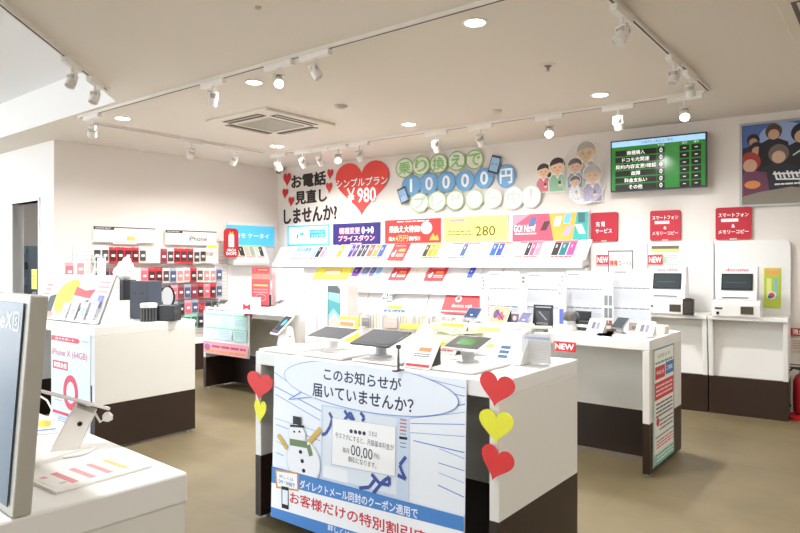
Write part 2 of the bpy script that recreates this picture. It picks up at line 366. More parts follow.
for t, xa, xb, ya, yb in (('お電話', 291.5, 325.5, 188, 171.5), ('見直し', 295.5, 326.5, 204, 188.5), ('しませんか?', 284, 336.5, 223, 205.5)):
    u0, z0 = q.hit(xa, ya); u1, z1 = q.hit(xb, yb); g.text(t, (u0+u1)/2, (z0+z1)/2, u1-u0, z1-z0, mat('2b211d'), .045, .03)
# give the cut letters a thickness
g2 = G(); n = len(g.v); vs = list(g.v); g2.v = vs + [(x, y + .005, z) for x, y, z in vs]
for f, k in zip(g.f, g.m): g2.f.append(f); g2.m.append(k); g2.f.append([i + n for i in f]); g2.m.append(k)
ed = {}
for f in g.f:
    for a, b in zip(f, f[1:] + f[:1]): ed[frozenset((a, b))] = None if frozenset((a, b)) in ed else (a, b)
for e in ed.values():
    if e: g2.f.append([e[0], e[1], e[1] + n, e[0] + n]); g2.m.append(0)
g2.mats = g.mats
tag(g2.build('wall_lettering', loc=(*q.P, 0), rz=q.a), 'black cut-out lettering in three lines beside the big red heart', 'lettering')

def bubble(px, py, wp, hp, ch, ring, fill, ink, label, row, i):
    q = Plane(FW.P, FW.Q, .012 + .010 * row + .0028 * (i % 2)); u, z = q.hit(px, py); u0 = q.hit(px - wp/2, py)[0]; u1 = q.hit(px + wp/2, py)[0]
    rx = (u1 - u0) / 2; rz_ = abs(q.hit(px, py - hp/2)[1] - q.hit(px, py + hp/2)[1]) / 2
    g = G(); p = [(rx * cos(2*pi*k/32), rz_ * sin(2*pi*k/32)) for k in range(32)]
    g.prism(p, 0, .002, mat(fill, .3)); g.ring(0, 0, rx, rz_, .016, mat(ring, .3)); g.text(ch, 0, 0, rx * 1.25, rz_ * 1.2, mat(ink), .035)
    tag(g.build('lettered_disc', loc=q.w(u, z), rz=q.a), label, 'lettered disc', 'lettered discs wrapped in clear film')
for i, (c, x, y) in enumerate(zip('乗り換えで', (404.5, 421, 438.5, 456.5, 474.5), (168, 165.5, 163.5, 161, 159.5))):
    bubble(x, y, 18, 20, c, '86b36c', 'dcdfd0', '86bd70', 'green ringed disc, %s in the top row of discs' % ORD[i], 2, i)
for i, (c, x, y) in enumerate(zip('10000円', (411, 429, 446, 465, 484, 506), (185.5, 183.5, 182, 180.5, 178, 176))):
    bubble(x, y, 19, 21 if i < 5 else 24, c, '5a9bd2', '6ca6d6', 'f4f8fb', 'blue disc, %s in the middle row of discs' % ORD[i], 1, i)
for i, (c, x, y) in enumerate(zip('プレゼント中!', (419.5, 437, 455, 474, 493, 513.5, 531), (202.5, 201, 200, 199, 198, 197.5, 196))):
    bubble(x, y, 18.5 if i < 5 else 20, 20 if i < 5 else 23, c, 'a9c98e' if i < 4 else 'd5dfd6', 'eef2ea', 'b9cfae' if i < 1 else 'd3d9d4', 'pale white disc, %s in the bottom row of discs' % ORD[i], 3, i)
def print_phone(px, py, label, rot):
    q = Plane(FW.P, FW.Q, .052); u, z = q.hit(px, py); g = board(.13, .215, .002, mat('3c4450'), lambda g, w, h: (g.rect(w/2, h/2, w*.84, h*.76, mat('8fb9dd')), g.disc(w*.33, h*.52, .008, .008, mat('3c4450')), g.disc(w*.66, h*.52, .008, .008, mat('3c4450')), g.disc(w*.2, h*.44, .012, .009, mat('d98a8f')), g.disc(w*.8, h*.44, .012, .009, mat('d98a8f'))))
    g.v = [(x - .065, y, zz - .107) for x, y, zz in g.v]
    tag(g.build('phone_cutout', loc=q.w(u, z), rz=q.a, ry=rot), label, 'cut-out', 'phone cut-outs beside the discs')
print_phone(403, 195.5, 'light blue phone cut-out left of the blue discs', -.35); print_phone(494.5, 164.5, 'light blue phone cut-out above the last blue disc', .3)

# family cut-outs, each a printed flat figure in clear film
def figure(px, py, s, skin, hair, top, label, off, hs=0, glasses=False, z0=0):
    q = Plane(FW.P, FW.Q, off); u, z = q.hit(px, py); g = G()
    # the head is at 0,0 and everything hangs below it
    out = [(-1.0, -2.9), (1.0, -2.9), (1.05, -1.6), (.75, -1.0), (.62, -.6), (.98, -.2), (.98, .5), (.6, 1.02), (-.6, 1.02), (-.98, .5), (-.98, -.2), (-.62, -.6), (-.75, -1.0), (-1.05, -1.6)]
    g.prism([(a*s*1.06, b*s*1.02) for a, b in out], 0, .003, mat('eeece6'))
    g.flat([(a*s, b*s) for a, b in [(-.95, -2.8), (.95, -2.8), (1.0, -1.6), (.6, -.95), (-.6, -.95), (-1.0, -1.6)]], mat(top))
    g.flat([(a*s, b*s) for a, b in [(-.3, -.95), (0, -1.45), (.3, -.95)]], mat('f3efe8')); g.rect(0, -.9*s, .4*s, .4*s, mat(skin))
    g.disc(0, .18*s, .92*s, .85*s, mat(hair)); 
    if hs: g.disc(.75*s, -.5*s, .32*s, .4*s, mat(hair))
    g.disc(0, -.1*s, .78*s, .74*s, mat(skin)); g.flat([(a*s, b*s) for a, b in [(-.75, .15), (-.5, .75), (.5, .75), (.78, .15), (.3, .42), (-.2, .3)]], mat(hair))
    g.disc(-.85*s, -.1*s, .13*s, .2*s, mat(skin)); g.disc(.85*s, -.1*s, .13*s, .2*s, mat(skin))
    for d in (-.3, .3): g.disc(d*s, -.1*s, .06*s, .09*s, mat('3a302c'))
    if glasses:
        for d in (-.32, .32): g.ring(d*s, -.1*s, .25*s, .2*s, .05*s, mat('8d867c'), 16)
    g.ring(0, -.4*s, .18*s, .12*s, .05*s, mat('b5544a'), 10, pi, 2*pi); g.rect(.25*s, -1.9*s, .26*s, .5*s, mat('34363c')); g.disc(.3*s, -2.15*s, .22*s, .16*s, mat(skin))
    tag(g.build('figure_cutout', loc=q.w(u, z), rz=q.a), label, 'cut-out figure', 'family of printed cut-out figures')
figure(586, 152, .115, 'e3bf94', 'a9a59b', '9aa3a8', 'cut-out of a grey-haired elder with glasses, highest of the printed family', .012, glasses=True)
figure(543.5, 171, .085, 'efc5a4', '3d3531', 'd8798a', 'cut-out of a dark-haired figure in pink, leftmost of the printed family', .018, 1)
figure(557.5, 166.5, .10, 'efc5a4', '3a2f28', '8fc0a0', 'cut-out of a short-haired figure in green, second of the printed family', .024)
figure(575, 166, .085, 'e9bb95', '2e2a2c', '6f96bb', 'cut-out of a curly-haired child in blue beside the one in green', .030)
figure(592.5, 174.5, .105, 'e6c0a4', 'b5b0ab', 'a292b4', 'cut-out of a grey-haired figure in mauve at the right end of the family', .036)
figure(575, 181.5, .062, 'efc5a4', '3a2f28', 'f0f0f0', 'cut-out of a small child in white in front of the family', .044)
q = Plane(FW.P, FW.Q, .075); u, z = q.hit(585, 172); g = G()
g.add([(.27*cos(2*pi*k/36), .0, .36*sin(2*pi*k/36)) for k in range(36)] , [tuple(range(36))], VINYL)
g.ring(0, 0, .27, .36, .006, mat('dcdcd8', .2), 40)
tag(g.build('film_wrap', loc=q.w(u, z), rz=q.a, ry=.1), 'clear film disc over the elders of the printed family', 'clear film')

# red rounded service plates
def plate(lines):
    def f(g, w, h):
        for t, x, z, ww, hh in lines: g.text(t, w*x, h*z, w*ww, h*hh, WT, .03) if t != '#' else g.rect(w*x, h*z, w*ww, h*hh, WT)
        g.box(w*.4, w*.6, -.006, .0, -.002, h*.03, WT)
    return f
sp = [('スマートフォン', .5, .76, .84, .12), ('#', .40, .60, .48, .10), ('&', .5, .42, .09, .10), ('メモリーコピー', .5, .24, .84, .12)]
on(FW, (591, 213), (617.5, 241), .03, plate([('充 電', .36, .60, .34, .17), ('サービス', .48, .36, .62, .15)]), 'b81c34', .03, 'service_plate', 'red rounded plate beside the header boards, nearest the kiosks on the left', 'sign', 'red service plates', .02, '8e1a28')
on(FW, (650, 211), (680.5, 240), .03, plate(sp), 'bc1c32', .03, 'service_plate', 'red rounded plate under the television', 'sign', 'red service plates', .02, '8e1a28')
on(FW, (715.5, 208), (751.5, 239), .03, plate(sp), 'bc1c32', .03, 'service_plate', 'red rounded plate under the framed poster', 'sign', 'red service plates', .02, '8e1a28')
# television
q = Plane(FW.P, FW.Q, .14); (u0, z1), (u1, z0) = q.hit(610.5, 141.5), q.hit(707, 186.5); TW, TH = u1-u0, z1-z0
t = thing('wall_television', 'wall-mounted television showing a green waiting list table', 'television', q.w(u0, z0), q.a)
g = G(); g.box(0, TW, 0, .045, 0, TH, mat('2c3138', .3)); g.build('casing', t, bevel=.004)
g = G(); g.box(TW*.3, TW*.7, .045, .135, TH*.3, TH*.7, METAL); g.build('wall_bracket', t)
def screen(g, w, h):
    e = .28; bg = mat('2a7a30', .18, e); cell = mat('25251f', .18, .1); tx = mat('e4e6e2', .3, .4)
    g.rect(w/2, h/2, w, h, bg); g.rect(w/2, h*.945, w, h*.11, mat('9cc9ee', .3, .45)); g.text('店舗待ち人数状況ご案内', w*.5, h*.945, w*.34, h*.06, mat('4d7396'))
    g.text('待ち人数', w*.545, h*.86, w*.07, h*.04, tx); g.text('窓口', w*.79, h*.86, w*.05, h*.04, tx); g.text('番号', w*.91, h*.86, w*.05, h*.04, tx)
    for i, s in enumerate(('機種購入', 'ドコモ光関連', '契約内容変更/確認', '故障', '料金支払い', 'その他')):
        z = h * (.755 - i * .14); g.rect(w*.27, z, w*.46, h*.115, cell); g.rect(w*.545, z, w*.08, h*.115, cell); g.rect(w*.79, z, w*.10, h*.115, cell); g.rect(w*.91, z, w*.10, h*.115, cell)
        g.text(s, w*.27, z, w*.05*len(s), h*.085, tx, .02); g.text('0', w*.545, z, w*.03, h*.085, tx, .02); g.rect(w*.79, z, w*.03, h*.014, tx); g.rect(w*.91, z, w*.03, h*.014, tx)
board(TW-.03, TH-.03, .002, mat('2f8a36', .12), screen).build('screen', t, loc=(.015, -.002, .015))
# framed poster (generic night-adventure artwork)
q = Plane(FW.P, FW.Q, .03); (u0, z1), (u1, z0) = q.hit(739.5, 124), q.hit(829, 203.5); PWd, PH = u1-u0, z1-z0
t = thing('framed_poster', 'film poster of a costumed group on a stormy blue sky in a silver frame', 'poster', q.w(u0, z0), q.a)
g = G()
for a in ((0, PWd, 0, .022), (0, PWd, PH-.022, PH), (0, .022, .022, PH-.022), (PWd-.022, PWd, .022, PH-.022)): g.box(a[0], a[1], 0, .028, a[2], a[3], METAL)
g.build('frame', t)
def art(g, w, h):
    R = lambda a, b, c, d, m: g.disc(w*a, h*b, w*c, h*d, mat(m))
    g.rect(w/2, h/2, w, h, mat('30437a')); g.rect(w/2, h*.86, w, h*.28, mat('4a66a6')); R(.5, .8, .3, .2, '8fa3cf'); R(.2, .2, .35, .2, '6a6a78')
    for x, z, s, c, sk, hr in ((.14, .80, .055, '25232c', 'b98f78', '201c1e'), (.18, .69, .06, '2b2832', 'b98f78', '241f22'), (.39, .88, .07, '1c1b22', 'c49a80', '4a3628'), (.72, .83, .085, '1f1e24', 'c49a80', '1c191b'),
                               (.92, .70, .08, '6d7a86', 'c49a80', '5a5f58'), (.10, .52, .09, 'a63a30', 'c9a289', 'a2352b'), (.90, .38, .10, 'a33034', 'c49a80', '403438'), (.45, .60, .085, '2b2a33', 'cda88e', '6e6259')):
        g.flat([(w*x-s*2.1, h*z-s*5), (w*x+s*2.1, h*z-s*5), (w*x+s*1.7, h*z-s*1.4), (w*x+s*.5, h*z-s*.8), (w*x-s*.5, h*z-s*.8), (w*x-s*1.7, h*z-s*1.4)], mat(c))
        g.disc(w*x, h*z+s*.15, s, s*1.05, mat(hr)); g.disc(w*x, h*z-s*.25, s*.66, s*.70, mat(sk))
    g.flat([(w*.02, h*.42), (w*.30, h*.40), (w*.34, h*.15), (w*.02, h*.12)], mat('6b3a55')); g.line([(w*.62, h*.58), (w*.98, h*.80)], .012, mat('c8ccd4'))
    g.v = [(min(max(a, .004), w - .004) if b < 0 else a, b, max(c, .004) if b < 0 else c) for a, b, c in g.v]
    g.flat([(0, 0), (w, 0), (w, h*.14), (w*.6, h*.20), (w*.2, h*.15), (0, h*.10)], mat('8a8378')); R(.13, .25, .10, .05, 'd88a4a'); g.flat([(w*.72, 0), (w, 0), (w, h*.10), (w*.82, h*.18)], mat('39506e'))
    for i in range(7):    # splashed title strokes
        x = .40 + .05 * i; g.line([(w*x, h*(.40 - .01*(i % 3))), (w*(x + .03), h*(.30 + .012*(i % 2)))], .016, mat('e8e8ec')); 
    g.line([(w*.38, h*.37), (w*.74, h*.36)], .016, mat('e8e8ec')); g.line([(w*.42, h*.30), (w*.76, h*.285)], .014, mat('e8e8ec')); g.lines(w*.40, w*.90, h*.225, h*.25, 1, mat('e8e8ec'), .8)
board(PWd-.044, PH-.044, .004, mat('3a4f86', .25), art).build('print', t, loc=(.022, .01, .022))

# ------------------------------------------------------------------ lit header boards and display units on the back wall
BAY = [(.16, 1.035), (1.045, 1.945), (1.955, 2.865), (2.875, 3.80), (3.81, 4.77)]
names = ['under the cyan-framed header at the corner', 'under the purple header', 'under the red header', 'under the yellow header', 'under the red, yellow and teal header']
WS = mat('e9e8e7', .5)
for (a, b), nm in zip(BAY, names):
    w = b - a; r = thing('display_unit', 'white display unit with sloped leaflet ledges ' + nm, 'display unit', FW.w(a, 0, .004), FW.a, 'white display units along the back wall')
    g = G(); g.box(0, w, -.03, 0, .0, 2.0, WS); g.build('back_panel', r)
    for z0, z1, y0, y1 in ((1.405, 1.655, -.27, -.10), (1.075, 1.36, -.36, -.14)):
        g = G(); g.wedge([(y0, z0), (y0 + .02, z0 - .045), (-.03, z1 - .26), (-.03, z1), (y1, z1)], .003, w - .003, WS); p = g.build('sloped_ledge', r, bevel=.003)
        g = G(); g.box(.003, w - .003, y0 - .012, y0, z0 - .045, z0 + .012, mat('fbfbfb', .3)); g.build('lip', p)
    g = G(); g.wedge([(-.44, .74), (-.03, .72), (-.03, 1.05), (-.28, 1.05)], .003, w - .003, WS); g.build('sloped_front', r)
    g = G(); g.box(.003, w - .003, -.46, -.03, .35, .72, WS); g.build('base_cabinet', r); g = G(); g.box(.003, w - .003, -.44, -.03, 0, .35, BROWN); g.build('plinth', r)
def header(pl, a, b, gfx, col, label, em=.25, off=.06): return on(pl, a, b, off, gfx, col, .03, 'header_board', label, 'header sign', 'header boards over the display units', 0, 'f0f0f0', em)
def s1(g, w, h):
    c = mat('3aa9c4', .5, .2); g.rect(w/2, h/2, w*.93, h*.84, mat('fbfbfb', .5, .25)); g.rect(w*.72, h*.57, w*.37, h*.40, c); g.text('スマホデビュー', w*.72, h*.66, w*.31, h*.12, WT); g.text('はじめて割', w*.72, h*.48, w*.27, h*.12, WT)
    g.flat([(w*.30, h*.52), (w*.36, h*.52), (w*.36, h*.42), (w*.41, h*.57), (w*.36, h*.72), (w*.36, h*.62), (w*.30, h*.62)], c); g.rect(w*.245, h*.46, w*.025, h*.22, DARK); g.lines(w*.1, w*.2, h*.5, h*.6, 2, mat('e09aa0')); g.lines(w*.43, w*.5, h*.35, h*.65, 3, mat('8ccbdc'), .2)
def s2(g, w, h):
    p = mat('f3a6b4', .5, .2)
    for dx in (-.006, .006): g.text('機種変更', w*.36+dx, h*.66, w*.44, h*.30, mat('c03a5c'), .05)
    g.text('機種変更', w*.36, h*.66, w*.44, h*.29, mat('f7c3cc', .5, .2), .02); g.text('0→0', w*.74, h*.66, w*.24, h*.30, WT, .04)
    for dx in (-.006, .006): g.text('プライスダウン', w*.5+dx, h*.31, w*.76, h*.27, mat('c03a5c'), .05)
    g.text('プライスダウン', w*.5, h*.31, w*.76, h*.26, mat('f9d3da', .5, .2), .02); g.lines(w*.38, w*.62, h*.05, h*.10, 1, WT, .6)
def s3(g, w, h):
    g.lines(w*.22, w*.80, h*.88, h*.95, 1, WT, .6); g.text('乗換え大特価!', w*.36, h*.60, w*.56, h*.28, mat('fdf2ea', .5, .2), .04); g.disc(w*.75, h*.62, w*.10, h*.26, WT); g.lines(w*.68, w*.82, h*.5, h*.7, 3, mat('d98a8a'), .3)
    g.text('最大', w*.13, h*.20, w*.12, h*.18, WT, .03); g.text('4万円', w*.31, h*.21, w*.22, h*.25, mat('f7b25a', .5, .3), .03); g.text('割引!', w*.54, h*.20, w*.20, h*.18, WT, .03); g.flat([(w*.80, h*.10), (w*.97, h*.10), (w*.94, h*.34), (w*.90, h*.24), (w*.87, h*.40), (w*.83, h*.26)], mat('f2a64a', .5, .2))
def s4(g, w, h):
    g.ring(w*.20, h*.84, w*.17, h*.10, .006, mat('e88a96'), 4, pi/4, pi/4+2*pi); g.rect(w*.22, h*.86, w*.24, h*.11, mat('f3a3ab')); g.lines(w*.06, w*.42, h*.62, h*.66, 1, mat('d8cf86')); g.lines(w*.05, w*.44, h*.36, h*.45, 1, mat('8d8450'), .7); g.lines(w*.05, w*.48, h*.24, h*.33, 1, mat('8d8450'), .7)
    g.text('280', w*.66, h*.40, w*.30, h*.38, mat('5d5524'), .02); g.text('円/月〜', w*.90, h*.32, w*.13, h*.12, mat('8d8450'))
def s5(g, w, h):
    g.flat([(0, 0), (w*.56, 0), (w*.50, h), (0, h)], mat('e5526a', .5, .2)); g.flat([(0, h*.55), (w*.25, h), (0, h)], mat('f08aa2', .5, .2)); g.flat([(w*.56, 0), (w*.80, 0), (w*.86, h), (w*.50, h)], mat('f3ad4c', .5, .2)); g.flat([(w*.80, 0), (w, 0), (w, h), (w*.86, h)], mat('3aa7a2', .5, .2))
    g.text('GO! NEW', w*.17, h*.48, w*.30, h*.26, WT, .04); g.lines(w*.03, w*.33, h*.24, h*.32, 1, WT, .6)
    for x, z, c, sh in ((.26, .72, '4f6a9e', .04), (.42, .55, '51303a', .06), (.60, .70, 'f3e6e0', .03), (.73, .78, '6fb8dc', .02), (.71, .35, 'f3a3bc', .07), (.93, .40, 'e8efe2', -.05), (.92, .80, '3f6a6c', .0)): g.rect(w*x, h*z, w*.085, h*.34, mat(c, .4, .15), w*sh)
header(FW, (287.5, 226), (329.5, 245), s1, '45b4cc', 'white header board with cyan frame at the corner end of the back wall')
header(FW, (333, 224), (380.5, 244.5), s2, '2a2070', 'purple header board with pink lettering', .08)
header(FW, (385, 220.5), (441, 242.5), s3, 'd6332e', 'red header board with white and orange lettering', .12)
header(FW, (444, 217.5), (508, 240.5), s4, 'f3ec72', 'pale yellow header board reading 280', .4)
header(FW, (512.5, 215), (588, 240), s5, 'e5526a', 'pink, orange and teal header board reading GO! NEW')
header(LW, (226, 224.5), (274.5, 246.5), lambda g, w, h: g.text('ドコモ ケータイ', w*.48, h*.50, w*.80, h*.24, WT, .03), '4db8ea', 'plain sky blue header board behind the red pennant')
def penn(g, w, h):
    g.rect(w/2, h*.57, w*.38, h*.42, WT); g.ring(w/2, h*.58, w*.11, h*.09, .008, mat('5a4a9a'), 20); g.flat([(w*.34, h*.78), (w*.66, h*.78), (w*.60, h*.90), (w*.5, h*.83), (w*.40, h*.90)], mat('f0b94a')); g.text('ARCH', w/2, h*.25, w*.6, h*.09, WT, .03); g.text('SHOPS', w/2, h*.13, w*.7, h*.09, WT, .03)
on(LW, (224, 228), (238.5, 257.5), .24, penn, 'b01a26', .008, 'pennant', 'red pennant with rounded foot hanging in front of the blue header', 'pennant', None, .06, '8e1a22')
# corner display unit on the left wall
u0, u1 = LW.hit(226, 240)[0] + .005, 3.05
r = thing('display_unit', 'white display unit in the corner under the sky blue header', 'display unit', LW.w(u0, 0, .004), LW.a, 'white display unit on the left wall'); w = u1 - u0
g = G(); g.box(0, w, -.03, 0, 0, 2.0, WS); g.build('back_panel', r)
g = G(); g.wedge([(-.20, 1.43), (-.18, 1.385), (-.03, 1.40), (-.03, 1.66), (-.07, 1.66)], .003, 2.86-u0, WS); g.build('sloped_ledge', r)
g = G(); g.box(.003, 2.65-u0, -.40, -.03, .35, .80, WS); g.build('base_cabinet', r); g = G(); g.box(.003, 2.65-u0, -.38, -.03, 0, .35, BROWN); g.build('plinth', r)
# leaflets standing on the sloped ledges
def ledge_card(pl, y0, z0, y1, z1, pxa, pxb, gfx, col, label, shear=0.0, frac=(.12, 1)):
    """card lying on the slope that rises from (y0,z0) to (y1,z1) in front of plane pl"""
    Ls = hypot(y1-y0, z1-z0); a = atan2(y1-y0, z1-z0); q = Plane(pl.P, pl.Q, -y0 + .004); 
    ua = q.hit(pxa, 262)[0]; ub = q.hit(pxb, 262)[0]; h = Ls * (frac[1] - frac[0])
    g = board(ub - ua, h, .002, mat(col, .5), gfx)
    if shear: g.v = [(x + z * shear, y, z) for x, y, z in g.v]
    dz = z0 + .012 + (z1-z0) * frac[0]; dy = -y0 + .006 - (y1-y0) * frac[0]
    x, y, z = pl.w(ua, dz, dy + .004)
    o = g.build('leaflet', loc=(x, y, z), rz=pl.a, rx=-a); o.rotation_mode = 'XYZ'
    o.rotation_euler = (Matrix.Rotation(pl.a, 3, 'Z') @ Matrix.Rotation(-a, 3, 'X')).to_euler()
    return tag(o, label, 'leaflet', 'leaflets on the sloped ledges')
L1 = (-.27, 1.405, -.10, 1.655); L2 = (-.36, 1.075, -.14, 1.36)
R2 = (.38, .97)
def pics(cols, bg=None, foot=True, top=None):
    def f(g, w, h):
        n = len(cols)
        for i, c in enumerate(cols):
            if c: g.rect(w*(i+.5)/n, h*.60, w/n*.88, h*.74, mat(c)); g.rect(w*(i+.42)/n, h*.70, w/n*.22, h*.16, mat('b8bccc' if c != 'ee9638' else 'fde6c0'))
        if foot: g.lines(w*.05, w*.95, h*.12, h*.20, 1, mat('c83848'), .8)
        if top: g.rect(w/2, h*.93, w, h*.10, mat(top))
    return f
def redcard(g, w, h):
    g.lines(w*.15, w*.8, h*.82, h*.90, 1, mat('f6c9c4')); g.text('d', w*.22, h*.42, w*.16, h*.36, WT, .05); g.rect(w*.66, h*.60, w*.4, h*.16, mat('f5a95a')); g.lines(w*.42, w*.92, h*.2, h*.42, 2, mat('f9d8c8')); 
def txt(t, c, base, sz=.2, y=.72):
    def f(g, w, h): g.text(t, w*.5, h*y, w*.82, h*sz, mat(c), .02); g.lines(w*.1, w*.9, h*.25, h*.55, 3, mat(base), .4); g.lines(w*.05, w*.9, h*.1, h*.16, 1, mat('d9606c'), .6)
    return f
for pxa, pxb, gf, col, lb in (
    (288.5, 306, txt('スマホ教室', '4a6fb0', 'e79aae', .22), 'b9d6ec', 'pale blue leaflet with dark blue heading on the upper ledge by the corner'),
    (307, 320, pics(['8fb8d4', '2c2c30', 'e38b98'], top='c8dfec'), 'dfeaf2', 'pale blue leaflet with a black phone picture on the upper corner ledge'),
    (321, 329, txt('NEW', 'd8a040', 'dddddd'), 'f7f5ef', 'small white leaflet with orange heading at the end of the corner ledge'),
    (332, 343, pics(['ee9638', 'c5b4e4']), 'faf3ee', 'orange and lilac phone leaflet under the purple header'),
    (344, 352, pics(['46248a', '4a3a6a']), 'ece6e8', 'leaflet with purple phones under the purple header'),
    (353, 361.5, pics(['33303e', '3c3048']), 'ece6e8', 'leaflet with two black phones under the purple header'),
    (362.5, 379, pics(['8b5a3c', 'f08a4a', '2b4c94']), 'ece6e8', 'leaflet with brown, orange and blue phones under the purple header'),
    (386, 402, redcard, 'd43238', 'red leaflet on the upper ledge under the red header'),
    (403, 418, txt('サポート', 'f3b285', 'f4d9b0', .2), 'fbf2e2', 'cream leaflet beside the upper red leaflet'),
    (419, 438, pics(['3a3a42', 'f09a1c', 'f0b030', None], top='f6d080'), 'fbe9b8', 'orange and yellow leaflet with one black phone under the red header'),
    (445, 456, pics([None], top='e88890'), 'eee8e6', 'white leaflet with a pink top strip under the yellow header'),
    (456.5, 472, pics(['4b5f8c', 'f3c6c8', 'f3c6c8'], top='e88890'), 'eee8e6', 'white leaflet with one navy phone under the yellow header'),
    (474.5, 485, txt('特典', 'e07a80', 'f3c6c8'), 'eee8e6', 'white leaflet with red heading under the yellow header'),
    (486, 505, pics(['1c5cc0', '2448b4', 'c9a2a2'], top='e98a72'), 'eee8e6', 'leaflet with two bright blue phones under the yellow header'),
    (513, 520, pics([None], top='e67886'), 'eee8e6', 'narrow white leaflet at the left end under the GO! NEW header'),
    (521, 536, pics(['2b2b2f', 'c05a7c', 'e08a9c'], top='e67886'), 'eee8e6', 'leaflet with black and pink phones under the GO! NEW header'),
    (548, 571, pics(['2f2a2c', '1f7a86', 'd84a90'], top='e67886'), 'eee8e6', 'leaflet with black, teal and pink phones under the GO! NEW header'),
    (573, 585, txt('docomo', '4a4a50', 'dddddd', .14, .5), 'eee8e6', 'white leaflet with a small black word at the right end of the upper ledge')):
    ledge_card(FW, *L1, pxa, pxb, gf, col, lb, .12)
for pxa, pxb, gf, col, lb in (
    (308, 343, lambda g, w, h: (g.rect(w*.5, h*.55, w*.46, h*.34, mat('e88a80')), g.rect(w*.5, h*.55, w*.42, h*.22, mat('fbf3f0')), g.lines(w*.1, w*.9, h*.88, h*.94, 1, mat('9a9a9a'))), 'f6ea5a', 'long yellow strip leaflet on the lower ledge'),
    (344.5, 352.5, pics(['6a2498']), 'ece6e8', 'leaflet with a purple phone on the lower ledge'),
    (354, 361, pics(['8890b8']), 'ece6e8', 'leaflet with a small grey phone on the lower ledge'),
    (362, 379, pics(['6a6aa2', '86b6e4', None]), 'ece6e8', 'leaflet with grey and light blue phones on the lower ledge'),
    (384, 401, redcard, 'dc3a44', 'red leaflet on the lower ledge, left of two alike'),
    (402, 419, txt('サポート', 'f3b285', 'f4d9b0', .2), 'fbf6ec', 'cream leaflet between the two red ones on the lower ledge'),
    (420, 439, redcard, 'dc3a44', 'red leaflet on the lower ledge, right of two alike'),
    (444, 460, pics([None, None]), 'eee9e6', 'blank white leaflet on the lower ledge under the yellow header'),
    (461, 474, pics(['3c58cc', None]), 'eee9e6', 'leaflet with a bright blue phone on the lower ledge'),
    (476, 492, lambda g, w, h: (g.text('ドコモ', w*.72, h*.5, w*.2, h*.5, mat('4a4a50'), .02, 1.2), g.lines(w*.05, w*.5, h*.1, h*.16, 1, mat('d9606c'))), 'eee9e6', 'white leaflet with slanted black writing on the lower ledge')):
    ledge_card(FW, *L2, pxa, pxb, gf, col, lb, .12, R2)
for pxa, pxb, gf, col, lb in (
    (236, 247, pics(['7ea08a', '3f3430'], top='b4dca0'), 'eef4e6', 'pale green leaflet with a black phone under the sky blue header, left one'),
    (247.5, 257.5, pics(['d9c0b0', 'a9b8a4'], top='b4dca0'), 'f4f2ea', 'pale green leaflet with beige pictures under the sky blue header, middle one'),
    (258, 266, pics(['cfe0cc', '3f3f3c'], top='b4dca0'), 'f4f2ea', 'pale green leaflet with a dark phone under the sky blue header, right one')):
    ledge_card(LW, -.20, 1.43, -.07, 1.66, pxa, pxb, gf, col, lb, 0)
# cards clipped below the ledges
def pr(g, w, h):
    g.rect(w*.5, h*.93, w, h*.10, mat('b8242c')); g.rect(w*.5, h*.84, w, h*.05, WT); g.rect(w*.5, h*.10, w, h*.06, mat('f3b0b0')); g.disc(w*.24, h*.60, h*.13, h*.13, WT); g.disc(w*.24, h*.60, h*.08, h*.08, mat('e0525a'))
    g.text('docomo with', w*.33, h*.33, w*.34, h*.15, mat('f9dcd8')); g.text('1,980', w*.80, h*.45, w*.28, h*.28, WT, .01); g.lines(w*.6, w*.95, h*.18, h*.24, 1, WT)
def leaning(name, pxa, pya, pxb, pyb, off, tilt, gfx, col, label, cat, d=.004, shear=0):
    q = Plane(FW.P, FW.Q, off); (ua, z1), (ub, z0) = q.hit(pxa, pya), q.hit(pxb, pyb)
    g = board(ub-ua, (z1-z0)/cos(tilt), d, mat(col, .5), gfx)
    if shear: g.v = [(x + z*shear, y, z) for x, y, z in g.v]
    o = g.build(name, loc=q.w(ua, z0)); o.rotation_euler = (Matrix.Rotation(FW.a, 3, 'Z') @ Matrix.Rotation(-tilt, 3, 'X')).to_euler()
    return tag(o, label, cat)
leaning('price_card', 440, 289, 500, 316, .45, .46, pr, 'e0474e', 'red price card hung below the ledge on the back wall', 'price card', shear=.1)
leaning('price_card', 382, 291, 392, 300, .42, .46, lambda g, w, h: g.text('25m', w*.5, h*.5, w*.96, h*.8, mat('1c3a4a'), .04), 'fbfbfb', 'small white card with handwritten 25m', 'price card')
leaning('tablet_card', 383, 301.5, 403.5, 314, .46, .46, lambda g, w, h: (g.rect(w*.5, h*.16, w, h*.32, mat('2f6fc0')), g.text('タブレット', w*.5, h*.16, w*.8, h*.2, WT, .03), g.rect(w*.45, h*.52, w*.7, h*.3, mat('f3b04a'))), 'e6f1f8', 'white card with a blue foot and orange box below the handwritten one', 'price card', shear=.15)

